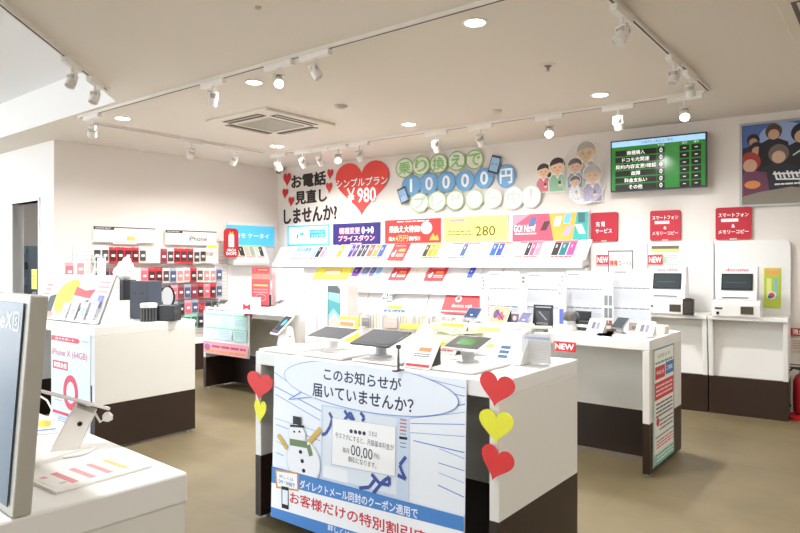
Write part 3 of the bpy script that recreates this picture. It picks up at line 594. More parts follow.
# ------------------------------------------------------------------ pegboard wall with packaged cases
r = thing('pegboard_unit', 'white pegboard wall unit on a brown plinth filled with phone cases', 'pegboard', LW.w(.20, 0, .004), LW.a); w = 2.06
g = G(); g.box(0, w, -.03, 0, .40, 1.62, mat('e6e1dc', .6)); 
for z in [x * .05 + .45 for x in range(23)]: g.box(.01, w - .01, -.032, -.03, z, z + .006, mat('bfb8b2'))
g.build('pegboard', r)
g = G(); g.box(0, w, -.30, 0, .35, .40, WS); g.build('shelf', r); g = G(); g.box(0, w, -.28, 0, 0, .35, BROWN); g.build('plinth', r)
def case_pkg(card, case, red=False):
    g = G(); g.box(-.047, .047, -.004, 0, -.105, .088, mat(card)); g.box(-.035, .035, -.016, -.0045, -.08, .05, mat(case, .3)); g.box(-.022, .022, -.0175, -.0165, -.03, .0, mat('e8e2de'))
    g.tube([(0, .10, .08), (0, -.03, .08), (0, -.035, .09)], .003, METAL, 6); return g
PR = {}
KIND = {'r': ('d32c3c', '4a2a30', 'red carded case'), 'w': ('e9e6e2', '4b4846', 'white carded dark case'), 'p': ('e8a0a8', 'd96a7c', 'pink case'), 'm': ('9c5862', '8c3246', 'maroon case'),
        'k': ('6c6c70', '2c2c34', 'black case'), 'b': ('a8b0c0', '46597c', 'slate blue case'), 'g': ('8fcfb4', '3c6a5c', 'case on a mint green card'), 'o': ('efe9e4', 'd98a8c', 'white carded pink case'), 'c': ('eeeae6', 'e6e4e2', 'clear case')}
ROWS = [(256, (93, 218), 'wwrrrrwccmwrrrwwcc', 1), (275, (93, 222), 'wkmwccprrwboorwoob', 2), (291.5, (96, 222), 'kbpmkrpbkkpmbmrprb', 3), (307.5, (148, 218), 'kkpbkpbmkk', 4), (321.5, (184, 210), 'ggkg', 5)]
q = Plane(LW.P, LW.Q, .14)
for zc, (xa, xb), seq, rn in ROWS:
    ua, ub = q.hit(xa, 264)[0], q.hit(xb, 264)[0]; n = len(seq); zc = q.hit(190, zc)[1] + .01
    for i, k in enumerate(seq):
        card, case, nm = KIND[k]; u = ua + (ub - ua) * (i + .5) / n
        if k not in PR: o = PR[k] = case_pkg(card, case).build('phone_case')
        else: o = PR[k].copy(); COL.objects.link(o)
        o.location = q.w(u, zc + random.uniform(-.006, .006), 0); o.rotation_euler = (0, 0, q.a + random.uniform(-.06, .06))
        for _ in [0]: tag(o, 'packaged %s, %s from the left in the %s pegboard row' % (nm, ORD[i], ORD[rn - 1] if rn > 1 else 'top'), 'phone case', 'packaged phone cases on the pegboard, row %d' % rn)
for k in 'rp': pass
def hdr(t):
    def f(g, w, h):
        g.rect(w/2, h*.965, w, h*.07, mat('3a3634')); g.rect(w*.16, h*.90, w*.32, h*.20, mat('3a3634')); g.text('DOCOMO SELECT', w*.15, h*.90, w*.24, h*.09, WT); g.rect(w/2, h*.02, w, h*.03, mat('8a8480'))
        if t: g.text(t, w*.62, h*.46, w*.36, h*.30, mat('3b3837'), .016)
    return f
on(LW, (93.5, 226), (155.5, 243.6), .05, hdr(''), 'efe9e4', .02, 'category_board', 'white board with black corner tab above the left pegboard rows', 'header sign', 'boards over the pegboard')
on(LW, (165.5, 229.7), (216.5, 246), .05, hdr('iPhone'), 'efe9e4', .02, 'category_board', 'white board with black corner tab reading iPhone', 'header sign', 'boards over the pegboard')
on(LW, (113.5, 230.5), (136.5, 244.5), .058, lambda g, w, h: (g.rect(w*.75, h*.45, w*.35, h*.34, mat('f0c070')), g.lines(w*.08, w*.5, h*.3, h*.8, 3, mat('c8c0ba'), .3), g.lines(w*.1, w*.9, h*.06, h*.16, 1, mat('e06a50'))), 'f8f2ee', .003, 'notice', 'small white notice with orange picture taped to the left pegboard board', 'notice')
on(LW, (207, 243), (218, 248.5), .27, lambda g, w, h: g.rect(w*.5, h*.35, w*.9, h*.5, mat('f3dc3a')), 'f3efda', .003, 'notice', 'small yellow price tag at the right end above the pegboard', 'notice')
# low wire rack at the left end of the pegboard
r = thing('wire_rack', 'white wire grid rack standing left of the pegboard', 'rack', LW.w(-.12, 0, .62), LW.a + .1)
g = G()
for i in range(9): g.tube([(i*.06, 0, .03), (i*.06, 0, 1.50)], .004, 'dfe2e6', 6)
for i in range(25): g.tube([(0, 0, .04 + i*.06), (.48, 0, .04 + i*.06)], .004, 'dfe2e6', 6)
g.build('grid_panel', r)
g = G(); g.box(-.02, .50, -.2, .2, 0, .03, WHITE); g.build('base', r)
q = Plane(LW.w(-.12, 0, .62)[:2], (LW.w(-.12, 0, .62)[0] + cos(LW.a+.1), LW.w(-.12, 0, .62)[1] + sin(LW.a+.1)))
for k, (x, z, kk, lb) in enumerate(((60, 272, 'p', 'pink'), (51, 268, 'o', 'pale pink'), (47, 288, 'b', 'slate blue'), (66, 272, 'c', 'clear'))):
    u, zz = q.hit(x, z); o = PR[kk].copy(); COL.objects.link(o); o.location = q.w(u, zz, .08); o.rotation_euler = (0, 0, q.a)
    if False: pass
    u = (.06, .18, .30, .42)[k]; o.location = q.w(u, (1.33, 1.36, 1.12, 1.38)[k], .03)
    tag(o, '%s phone case hanging on the white wire rack' % lb, 'phone case', 'phone cases on the wire rack')
q = Plane(PP.P, PP.Q, .30); u, z = q.hit(36, 280)
r = thing('price_stand', 'thin black stand with a yellow tag by the doorway', 'stand', q.w(u, 0), q.a)
g = G(); g.cyl(0, 0, 0, .02, .14, BLACK, 24); g.cyl(0, 0, .02, z + .05, .01, BLACK, 8); g.build('pole', r)
board(.13, .22, .004, mat('eded3c'), lambda g, w, h: g.lines(w*.15, w*.85, h*.3, h*.7, 3, mat('8a8a3a'), .3)).build('tag', r, loc=(-.065, -.02, z - .10)); board(.11, .10, .004, mat('444a58'), None).build('tag', r, loc=(-.05, -.02, z - .23))
q = Plane((-11.5, 4.3), (-7.8, 4.3)); u0, z1 = q.hit(33, 247)
u1, z0 = q.hit(38.6, 275)
r = thing('storage_rack', 'dark shelving with blue boxes seen through the doorway', 'shelving', q.w(u0 + .36, 0, .01), 0)
g = G(); g.box(0, .25, -.3, 0, 0, z1, mat('5a6873')); g.build('frame', r)
for i in range(6):
    g = G(); g.box(.02, .23, -.34, -.301, z1 - .12 - i*.22, z1 - .02 - i*.22, mat(('5f8296', '2f3c4c', '6d93a4')[i % 3])); g.build('box', r)
def at9(px, Y): # point on the counter at depth Y seen in column px
    r = (px - CX) / F; rx, ry = CA*r - SA, SA*r + CA; return rx * Y / ry, Y
# ------------------------------------------------------------------ kiosks at the right of the back wall
q0 = .004
def kiosk(ua, ub, label):
    w = ub - ua; r = thing('service_counter', label, 'counter', FW.w(ua, 0, q0), FW.a, 'service counters by the back wall')
    g = G(); p = [(0, .35), (w, .35), (w, 1.58)] + [(w-.05+.05*cos(t), 1.58+.05*sin(t)) for t in (pi/8, pi/4, 3*pi/8)] + [(w-.05, 1.63), (0, 1.63)]; g.prism(p, -.06, 0, WHITE); g.build('back_board', r)
    g = G(); g.box(0, w, -.54, -.06, .885, .92, WHITE); g.build('shelf', r, bevel=.004)
    g = G(); g.box(0, w, -.40, -.06, .35, .885, WHITE); g.build('lower_panel', r)
    for x in (0, w-.04): g = G(); g.wedge([(-.52, .885), (-.44, .35), (-.40, .35), (-.40, .885)], x, x+.04, WHITE); g.build('bracket', r, bevel=.003)
    g = G(); g.box(0, w, -.44, 0, .0, .35, BROWN); g.build('plinth', r)
kiosk(5.40, 6.02, 'white counter with brown base carrying the left of the two kiosk terminals')
kiosk(6.03, 6.672, 'white counter with brown base at the far right carrying a kiosk terminal')
kiosk(4.80, 5.39, 'white counter with brown base against the back wall, mostly behind the spec panels')
def terminal(u, label, z=.92, off=.40):
    r = thing('kiosk_terminal', label, 'terminal', FW.w(u, z, off), FW.a, 'kiosk terminals'); r.scale = (1, 1, .86)
    w = .39; g = G(); g.wedge([(-.16, 0), (.16, 0), (.16, .17), (-.10, .17), (-.16, .13)], 0, w, mat('ecebe9', .4)); g.build('base', r, bevel=.006)
    g = G(); g.box(w*.60, w*.86, -.166, -.158, .03, .11, mat('4a4238')); g.build('print_outlet', r); g = G(); g.box(w*.06, w*.22, -.163, -.158, .075, .095, mat('3a3c40')); g.build('card_slot', r); g = G(); g.cyl(w*.12, -.162, .02, .05, .012, DARK, 10); g.build('socket', r)
    g = G(); g.wedge([(-.11, .17), (.15, .17), (.10, .53), (-.02, .53)], .035, w-.03, mat('f1f0ef', .4)); m = g.build('monitor', r, bevel=.008)
    a = atan2(.09, .36)
    g = board(w*.66, .18, .004, dull('2e3236'), lambda g, w, h: (g.rect(w/2, h/2, w*.90, h*.82, dull('3a4044')), g.lines(w*.15, w*.8, h*.4, h*.5, 1, dull('5a6266'), .3)))
    s = g.build('screen', r, loc=(w*.17, -.093, .28), rx=-a)
    g = board(w*.52, .05, .002, mat('f1f0ef'), lambda g, w, h: g.text('docomo', w/2, h/2, w*.9, h*.7, mat('cf2840'), .04)); g.build('name_strip', m, loc=(w*.24, -.043, .472), rx=-a)
    g = G(); g.box(w*.2, w*.75, -.114, -.08, .195, .205, mat('55585c')); g.build('card_slit', m)
terminal(FW.hit(716.5, 300)[0] + .035, 'white kiosk terminal with dark screen on the rightmost counter')
terminal(FW.hit(653, 300)[0] + .035, 'white kiosk terminal partly behind the fourth spec panel')
x, y = at(688.5, 315, .92); g = G(); g.box(-.045, .045, -.04, .04, 0, .15, mat('2b2725')); g.box(-.035, .035, -.043, -.04, .02, .13, mat('3d3632')); g.cyl(0, 0, .15, .158, .03, BLACK)
tag(g.build('card_reader', loc=(x, y, .921), rz=FW.a, bevel=.006), 'small black box between the two kiosk terminals', 'card reader')
on(FW, (764, 268), (781, 308.5), .07, lambda g, w, h: (g.rect(w/2, h*.9, w*.8, h*.10, mat('f0a060')), g.rect(w*.3, h*.5, w*.3, h*.5, mat('e6ee90')), g.rect(w*.7, h*.5, w*.25, h*.5, mat('8cc8b8')), g.disc(w*.45, h*.32, w*.28, w*.28, mat('f0e8e0')), g.disc(w*.45, h*.32, w*.18, w*.18, mat('d85a4a')), g.disc(w*.35, h*.28, w*.12, w*.12, mat('3f6ab0'))), 'c3d34a', .004, 'leaflet', 'lime green leaflet on the rightmost kiosk board', 'leaflet')
on(FW, (651.5, 246), (679, 267.5), .07, lambda g, w, h: (g.rect(w/2, h*.93, w, h*.14, mat('6a5a48')), g.rect(w/2, h*.78, w, h*.16, mat('b9cf7c')), g.lines(w*.08, w*.45, h*.15, h*.65, 5, mat('e0b090'), .4), g.lines(w*.55, w*.94, h*.1, h*.6, 5, mat('9ab4bc'), .4), g.rect(w*.5, h*.35, w*.1, h*.3, mat('9ad8b4'))), 'f0efe2', .004, 'notice', 'pale notice with green and brown heading above the left kiosk terminal', 'notice')
def phsign(g, w, h):
    g.ring(w/2, h/2, w*.49, h*.49, .012, mat('8c9094'), 4, pi/4, pi/4 + 2*pi) if False else None
    for a in ((w*.02, h/2, w*.04, h), (w*.98, h/2, w*.04, h), (w/2, h*.98, w, h*.035)): g.rect(*a, mat('4c5256'))
    g.rect(w*.68, h*.90, w*.16, h*.03, mat('b0b4b8')); g.text('機種コート♪', w*.5, h*.66, w*.84, h*.15, mat('cc4228'), .035); g.text('コチラ☆', w*.5, h*.44, w*.7, h*.13, mat('cc4228'), .035); g.lines(w*.1, w*.9, h*.1, h*.3, 3, mat('eab0a8'), .3)
on(FW, (608, 250.5), (633, 288), .078, phsign, 'f6f4f2', .006, 'phone_shaped_notice', 'rounded phone-shaped notice with red writing above the spec panels', 'notice', None, .03)
def newtag(g, w, h): g.text('NEW', w/2, h*.5, w*.84, h*.58, WT, .05)
on(FW, (596.5, 255), (609, 264.5), .09, newtag, 'dc3340', .006, 'new_tag', 'small red NEW tag left of the phone-shaped notice', 'tag', 'red NEW tags')
on(FW, (648, 255), (662.5, 264.5), .09, newtag, 'dc3340', .006, 'new_tag', 'small red NEW tag on the notice with green heading', 'tag', 'red NEW tags')
RF = Plane((-2.80, 4.295), (-1.29, 4.295))
on(RF, (553.5, 341), (575.5, 352.5), .012, newtag, 'd8303c', .006, 'new_tag', 'larger red NEW tag on the front edge of the counter with spec panels', 'tag', 'red NEW tags')
# side poster of that counter
SP = Plane((-1.288, 4.30), (-1.288, 5.07)); 
def sidep(g, w, h):
    t = mat('4fa58f'); g.rect(w/2, h/2, w, h, t); g.rect(w/2, h/2, w*.93, h*.975, mat('f4f3ef')); g.text('お知らせ', w/2, h*.93, w*.6, h*.035, mat('4a7a70')); g.lines(w*.08, w*.92, h*.865, h*.885, 1, t, .9)
    g.rect(w*.30, h*.79, w*.46, h*.11, mat('d0343c')); g.text('今なら', w*.30, h*.79, w*.36, h*.04, WT, .03); g.rect(w*.76, h*.80, w*.40, h*.11, mat('4a7cc4')); g.text('ご相談', w*.76, h*.80, w*.30, h*.04, WT, .03)
    g.rect(w/2, h*.635, w*.90, h*.15, mat('d0343c')); g.lines(w*.1, w*.9, h*.58, h*.69, 3, mat('f4d6d2'), .45); g.lines(w*.1, w*.9, h*.40, h*.54, 4, mat('5a5a5a'), .4); g.disc(w*.18, h*.37, w*.06, w*.06, mat('d0343c'))
    g.lines(w*.25, w*.9, h*.28, h*.39, 3, mat('6a6a6a'), .35); g.rect(w/2, h*.245, w*.9, h*.012, t); g.lines(w*.1, w*.9, h*.14, h*.22, 3, mat('d0606a'), .4); g.rect(w/2, h*.06, w*.92, h*.09, mat('8cc4b0')); g.lines(w*.1, w*.9, h*.03, h*.09, 2, mat('f4f3ef'), .4)
on(SP, (653.5, 350), (674, 451.5), .006, sidep, 'f4f3ef', .004, 'side_poster', 'tall white poster with red and blue blocks on the end of the counter', 'poster')
# wall notice and fire extinguisher at the right edge
on(FW, (790.5, 328), (812, 336.5), .02, lambda g, w, h: g.text('消火器', w*.5, h*.5, w*.8, h*.7, WT, .04), 'b42830', .004, 'extinguisher_sign', 'red sign on the wall over the fire extinguisher', 'sign')
on(FW, (790.5, 337.5), (812, 352), .02, lambda g, w, h: (g.lines(w*.1, w*.9, h*.15, h*.85, 4, mat('b08a80'), .4)), 'd8ccc0', .004, 'notice', 'beige printed notice under the red extinguisher sign', 'notice')
u, _ = FW.hit(803, 400); x, y, _ = FW.w(u, 0, .25)
r = thing('fire_extinguisher', 'fire extinguisher in a red stand at the right edge of the photo', 'extinguisher', (x, y, 0), 0)
g = G(); g.lathe([(.02, .02), (.11, .02), (.12, .0), (.125, .0), (.13, .03), (.10, .04), (.02, .04)], 28, mat('c8242c')); g.build('stand', r)
g = G(); g.lathe([(.06, .045), (.072, .07), (.072, .34), (.05, .39), (.022, .41), (.022, .44)], 24, mat('a31f26', .3)); g.build('cylinder', r, smooth=True)
g = G(); g.box(-.02, .02, -.012, .012, .44, .455, DARK); g.box(-.10, .02, -.01, .01, .455, .465, DARK); g.box(-.10, .02, -.01, .01, .48, .488, DARK); g.build('lever', r)
g = G(); g.tube([(-.02, 0, .445), (-.07, -.01, .455), (-.105, -.015, .42), (-.115, -.02, .30), (-.11, -.02, .15), (-.09, -.02, .10)], .011, BLACK); g.build('hose', r)
# ------------------------------------------------------------------ spec panels on the counter behind
def spec(g, w, h):
    g.rect(w/2, h*.5, w, h, mat('dde1e7', .4)); g.lines(w*.05, w*.35, h*.93, h*.955, 1, mat('9a9ca4'), .9); g.lines(w*.05, w*.95, h*.70, h*.88, 6, mat('d9dde4'), .3)
    g.lines(w*.03, w*.97, h*.66, h*.68, 1, mat('8c9096'), .75); g.lines(w*.05, w*.95, h*.40, h*.62, 7, mat('d9dde4'), .3); g.lines(w*.03, w*.97, h*.31, h*.335, 1, mat('888c94'), .75); g.lines(w*.05, w*.95, h*.08, h*.28, 6, mat('d0d7e2'), .3)
def spec_panel(pxa, pxb, y, top, label):
    P_ = Plane((-2.8, y), (-1.3, y)); ua, z1 = P_.hit(pxa, top); ub, _ = P_.hit(pxb, top); w = ub - ua; x0 = -2.8 + ua
    r = thing('spec_panel', label, 'info panel', (x0, y, .902), 0, 'tall spec panels')
    g = G(); g.box(0, w, -.02, .06, 0, .012, CLEAR); g.box(0, w, .006, .012, .012, z1 - .902, CLEAR); g.build('holder', r)
    board(w*.99, z1 - .902 - .02, .002, mat('eef1f5', .4), spec).build('sheet', r, loc=(w*.005, .0, .014))
for a, b, y, t, s in ((488.5, 519.5, 4.70, 271, 'leftmost tall spec panel on the counter, above the red easel card'), (527, 564, 4.80, 272, 'second tall spec panel from the left, behind the black boxed phone'), (566, 603.5, 4.90, 270.5, 'third tall spec panel, behind the small black tablet'), (613, 651, 4.93, 268, 'rightmost tall spec panel, in front of the left kiosk terminal')):
    spec_panel(a, b, y, t, s)
def strip(pxa, pxb, py, y, chars, col, label, pics_=None):
    P_ = Plane((-2.8, y), (-1.3, y)); ua, z1 = P_.hit(pxa, py); ub, _ = P_.hit(pxb, py); w = ub-ua; h = z1 - .905
    def f(g, w, h):
        for i, c in enumerate(chars): g.text(c, w*.5, h*(.93 - i*.075), w*.55, h*.055, mat('4c4a4e'), .02)
        if col: g.rect(w*.5, h*.20, w*.6, h*.28, mat(col))
        if pics_:
            for i in range(3):
                for j in (0, 1): g.rect(w*(.27+.46*j), h*(.50-i*.22), w*.38, h*.18, mat(pics_[i]))
    o = board(w, h, .012, mat('f8f8f8', .4), f).build('title_strip', loc=(-2.8+ua, y, .903)); tag(o, label, 'info strip', 'narrow strips between the spec panels')
strip(480, 487, 274, 4.74, 'おすすめ', '', 'narrow white strip with black letters left of the first spec panel')
strip(520.5, 526, 274, 4.70, '機種', '', 'narrow white strip between the first and second spec panels')
strip(558, 565, 273, 4.74, 'タブレット', '6a78d8', 'narrow strip with black letters and a blue block beside the third spec panel')
strip(603.5, 613, 272, 4.86, '', '', 'narrow strip with stacked grey phone pictures left of the last spec panel', ('8d9294', '85898a', '8a5a50'))
# ------------------------------------------------------------------ small things
def stand_phone(x, y, z, label, group=None, scr='2c3550', body='e6e6e6', w=.075, L=.15, hgt=.10, tilt=50, rz=0.0, r=.028, tablet=False, post='e6e6e6', gfx=None):
    t = thing('display_tablet' if tablet else 'display_phone', label, 'tablet' if tablet else 'phone', (x, y, z), rz, group)
    g = G(); g.lathe([(r*1.7, 0), (r*1.7, .008), (r, .012), (r, hgt), (r*.8, hgt+.004)], 20, mat(post, .35)); g.build('security_post', t)
    a = radians(tilt); g = G(); g.box(-w/2, w/2, -.002, .006, -L/2, L/2, mat(body, .3)); o = g.build('body', t, loc=(0, -.003, hgt + .006 + sin(0)), bevel=.002)
    o.location = (0, 0, hgt + .009 + .5*L*sin(pi/2 - a)*.0 + .006); o.rotation_euler = (-(pi/2 - a) if False else -radians(90 - tilt), 0, 0)
    s = board(w*.90, L*.88, .0015, mat(scr, .15), gfx).build('screen', o, loc=(-w*.45, -.0045, -L*.44)); return t
def tray(x, y, z, w, d, label, group, gfx=None, rz=0, col='f1efeb', hgt=.010):
    g = G(); g.box(-w/2, w/2, -d/2, d/2, 0, hgt, mat(col, .4)); k = len(g.v)
    if gfx:
        g2 = board(w*.92, d*.86, .001, PAPER, gfx); g2.xf(Matrix.Translation((-w*.46, -d*.43, hgt + .001)) @ Matrix.Rotation(-pi/2, 4, 'X'))
        n = len(g.v); g.v += g2.v
        for f, m in zip(g2.f, g2.m): g.f.append([n+i for i in f]); g.m.append(g.mi(g2.mats[m]))
    return tag(g.build('display_tray', loc=(x, y, z + .001), rz=rz), label, 'tray', group)
def easel(x, y, z, w, h, label, gfx, col='f6f4f2', tilt=25, rz=0.0, side='1c1c20', cat='card', name='easel_card'):
    t = thing(name, label, cat, (x, y, z), rz); a = radians(tilt); 
    g = G(); g.wedge([(.004, .0), (h*sin(a)*.98, h*cos(a)*.96), (h*sin(a)+.004, 0)], -w*.49, w*.49, mat(side, .4)); g.build('support', t)
    o = board(w, h, .003, mat(col, .45), gfx).build('card', t, loc=(-w/2, 0, .002), rx=-a); return t
def lay(g, w, h): g.lines(w*.08, w*.92, h*.1, h*.3, 3, mat('c9a9a9'), .3); g.lines(w*.08, w*.5, h*.7, h*.85, 1, mat('d85a62'), .6)
HZ = .923
def P3(px, py, z=HZ): x, y = at(px, py, z); return x, y, z
# middle counter
TR = 'paper topped trays on the middle counter'
for px, py, w, d, lb in ((296, 349.5, .27, .30, 'white tray under the small tilted phone, at the left end of the middle counter'), (343, 354, .30, .34, 'white tray under the black-screened tablet with white frame'), (392, 360, .28, .28, 'white tray under the dark grey tablet'), (462, 366, .33, .34, 'white tray under the white tablet with green picture, nearest the right end')):
    x, y, z = P3(px, py); tray(x, y, z, w, d, lb, TR, lay)
HZ = .934
x, y, z = P3(286, 345); t = thing('display_phone', 'white phone with blue picture tilted on a white bracket, left end of the middle counter', 'phone', (x, y, z), .1)
g = G(); g.wedge([(-.05, 0), (.05, 0), (.03, .10), (.0, .115), (-.02, .10)], -.03, .03, mat('ecebe8', .4)); g.cyl(.032, 0, .05, .058, .006, mat('a04040'), 10); g.build('bracket', t, bevel=.004)
g = G(); g.box(-.046, .046, -.005, .005, -.078, .078, mat('f2f2f2', .3)); o = g.build('body', t, loc=(-.01, -.02, .118), bevel=.003); o.rotation_euler = (-radians(48), .0, -.35)
board(.078, .132, .001, dull('24303c'), lambda g, w, h: (g.disc(w*.6, h*.62, w*.26, h*.2, mat('4fb0c8')), g.rect(w*.5, h*.1, w*.8, h*.1, mat('6a4a8a')))).build('screen', o, loc=(-.039, -.0065, -.066))
def tablet(px, py, z0, w, d, tilt, label, frame, scr, zc, gfx=None, rz=0, post='e4e4e4'):
    x, y = at(px, py, z0); t = thing('display_tablet', label, 'tablet', (x, y, z0), rz)
    g = G(); hh = zc - z0 - .012; g.lathe([(.055, 0), (.055, .008), (.030, .014), (.028, hh)], 24, mat(post, .3)); g.build('pedestal', t, smooth=False)
    g = G(); g.box(-w/2, w/2, -d/2, d/2, -.006, .006, mat(frame, .3)); o = g.build('body', t, loc=(0, 0, zc - z0), bevel=.003); o.rotation_euler = (radians(tilt), 0, 0)
    s = board(w*.93, d*.88, .001, dull(scr), gfx); s.xf(Matrix.Translation((-w*.465, -d*.44, .0075)) @ Matrix.Rotation(-pi/2, 4, 'X')); s.build('screen', o); return t
tablet(333, 349.5, HZ, .27, .175, 15, 'tablet with white frame and dark reflecting screen, left of the two big tablets', 'f1efec', '46484c', 1.02)
t2 = tablet(381, 357, HZ, .25, .195, 16, 'large dark grey tablet on a silver pedestal at the counter front', '4a4c50', '515357', 1.028, None, 0, 'b8bcc0')
tablet(468, 362, HZ, .20, .16, 17, 'white tablet showing a green picture, right end of the middle counter', 'f1f1f1', '4d4c49', 1.022, lambda g, w, h: g.rect(w*.48, h*.5, w*.5, h*.5, mat('3f7d3a', .2)), 0, 'b0b2b4')
x, y, z = P3(398.5, 371, .921); g = G(); g.box(-.012, .012, -.03, .03, 0, .006, DARK); g.tube([(0, 0, .005), (0, 0, .105)], .006, mat('55565a', .3)); g.box(-.01, .01, -.006, .006, .10, .118, DARK)
tag(g.build('card_stand', loc=(x, y, .921)), 'thin dark post at the front edge beside the grey tablet', 'stand')
x, y = at9(345, 2.93); easel(x, y, .922, .20, .15, 'yellow and white card box behind the white-framed tablet', lambda g, w, h: (g.rect(w*.45, h*.66, w*.8, h*.4, WT), g.rect(w*.45, h*.68, w*.72, h*.18, mat('f2a35a')), g.lines(w*.1, w*.8, h*.15, h*.35, 2, mat('d8c040'), .4)), 'f4e632', 12, -.2, 'f0e22c', 'box')
def leaf(col1, col2):
    def f(g, w, h): g.rect(w*.5, h*.9, w*.8, h*.1, mat(col1)); g.lines(w*.1, w*.9, h*.45, h*.8, 5, mat(col2), .35); g.rect(w*.5, h*.25, w*.84, h*.14, mat(col1)); g.lines(w*.1, w*.9, h*.05, h*.14, 1, mat('d85a62'), .5)
    return f
x, y, z = P3(414, 351, .922); easel(x, y + .06, .922, .19, .19, 'white and pink leaflet leaning right of the grey tablet', leaf('ecb4b0', 'd08888'), 'efece8', 48, 0, 'd6d4d0', 'leaflet')
x, y, z = P3(443, 353, .922); easel(x, y - .03, .922, .19, .21, 'leaflet with bright yellow bands leaning on the middle counter', leaf('e8dc20', '8a9a5a'), 'f0efe6', 42, 0, '55534f', 'leaflet')
x, y, z = P3(415, 369, .922); easel(x, y + .01, .922, .145, .15, 'small white card on a black wedge at the front edge of the middle counter', lambda g, w, h: (g.ring(w*.5, h*.6, w*.36, h*.26, .003, mat('c0c0c0'), 4, pi/4, pi/4+2*pi), g.rect(w*.55, h*.68, w*.45, h*.14, mat('e89a6a')), g.lines(w*.2, w*.8, h*.4, h*.55, 2, mat('6a6a6a'), .4), g.rect(w*.5, h*.10, w*.88, h*.09, mat('d84048'))), 'faf6f2', 40, .05)
x, y = at9(486, 2.90); easel(x, y, .922, .20, .17, 'white card with lime green bands behind the right tablet', lambda g, w, h: (g.rect(w*.5, h*.9, w, h*.16, mat('b4e070')), g.rect(w*.5, h*.35, w, h*.12, mat('b4e070')), g.lines(w*.1, w*.9, h*.5, h*.75, 3, mat('d0d0cc'), .3)), 'f6f6f0', 35, 0, 'cfcfcb')
x, y, z = P3(504, 366, .922); easel(x - .03, y + .05, .922, .17, .24, 'white framed card with blue phone pictures at the right end', lambda g, w, h: (g.rect(w*.5, h*.5, w*.88, h*.92, mat('e7eaf2')), g.lines(w*.15, w*.7, h*.8, h*.86, 1, mat('9aa0c8'), .5), [g.rect(w*(.34 + .10*(i % 2)), h*(.16 + .11*(i//2)), w*.2, h*.07, mat('4d6f96')) for i in range(6)]), 'f4f4f2', 40, 0, 'e4e4e2')
def acrylic(px, py, w, d, h, label):
    x, y, z = P3(px, py, .922); t = thing('acrylic_box', label, 'box', (x, y, z), .1)
    g = G(); 
    for b in ((-w/2, w/2, -d/2, -d/2+.003), (-w/2, w/2, d/2-.003, d/2), (-w/2, -w/2+.003, -d/2, d/2), (w/2-.003, w/2, -d/2, d/2)): g.box(*b, .003, h, CLEAR)
    g.box(-w/2, w/2, -d/2, d/2, 0, .003, CLEAR); g.build('case', t)
    board(w*.9, h*.8, .002, mat('e4e4e2'), lambda g, w, h: (g.rect(w*.5, h*.86, w*.9, h*.07, mat('9aa8e0')), g.lines(w*.1, w*.9, h*.1, h*.75, 8, mat('d4d2cc'), .4))).build('papers', t, loc=(-w*.45, 0, .006))
acrylic(537, 364, .15, .10, .17, 'clear acrylic box of papers at the right back corner of the middle counter')
x, y, z = P3(459, 336, .922); g = G()
for s, a in ((-1, .25), (1, .1)): i0 = len(g.v); g.box(0, .16*s, -.10, .10, 0, .006, mat('f0efc8')); g.box(.01*s, .15*s, -.09, .09, .006, .007, mat('d8d070')); g.xf(Matrix.Rotation(-a*s, 4, 'Y'), i0)
x, y = at9(457, 2.95); tag(g.build('open_magazine', loc=(x, y, 1.022), rz=.3), 'open yellowish magazine on a white box behind the right tablet', 'magazine'); g = G(); g.box(-.12, .12, -.07, .07, 0, .095, mat('ebe9e4', .5)); tag(g.build('white_box', loc=(x, y, .922), bevel=.003), 'low white box under the open magazine', 'box')
g = G(); g.box(-.08, .08, -.05, .05, 0, .006, mat('f2f2ea')); g.box(-.07, .07, -.045, .02, .006, .007, mat('c4d070')); x, y = at(537, 364, .922); tag(g.build('flyer_stack', loc=(x - .01, y, 1.094), rz=.4), 'greenish flyers lying on top of the clear acrylic box', 'flyers')
for px, py, lb in ((487, 340, 'grey foam block'),): pass
# counter behind (z .902)
Z9 = .901
for px, w, lb in ((500, .40, 'white tray with the easel card, left on the counter behind'), (545, .36, 'white tray with the black boxed phone'), (588, .40, 'white tray under the camera-like phone stand'), (633, .36, 'white tray at the right end of the counter behind')):
    x, y = at(px, 330 if px < 560 else 334, Z9); tray(x, 4.52, Z9, w*.95, .30, lb, 'white trays on the counter behind')
Z9 = .913
x, y = at9(474, 4.45); x = max(x, -2.72)
easel_pic = lambda g, w, h: (g.rect(w*.5, h*.55, w*.94, h*.86, mat('d8a078')), g.disc(w*.3, h*.6, w*.16, h*.25, mat('5a3c7a')), g.disc(w*.6, h*.5, w*.2, h*.22, mat('b04a5a')), g.disc(w*.75, h*.7, w*.1, h*.14, mat('f0d0b0')), g.line([(w*.2, h*.8), (w*.8, h*.3)], w*.06, mat('3c2c50')), g.rect(w*.5, h*.06, w*.94, h*.1, mat('9ab0d0')))
stand_phone(*at9(473, 4.48), .901, 'navy blue phone tilted on a post, leftmost on the counter behind', 'phones on posts', '34486e', '9aa0ac', .13, .12, .085, 40)
x, y = at9(496, 4.48); easel(x, y, Z9, .19, .16, 'easel card with an orange and purple picture on the counter behind', easel_pic, 'f4ece6', 28, -.25)
x, y = at9(514, 4.62); easel(x, y, Z9, .09, .10, 'small dusky picture card right of the orange easel card', lambda g, w, h: (g.rect(w*.5, h*.5, w*.8, h*.7, mat('7a6a7c')), g.disc(w*.5, h*.5, w*.2, h*.2, mat('e8d8d8'))), 'e8dcdc', 12, 0, 'd8d8d8')
stand_phone(*at9(525, 4.45), .913, 'lilac-screened phone tilted on a post before the second spec panel', 'phones on posts', '6f6f92', 'c9c9d0', .085, .12, .06, 40)
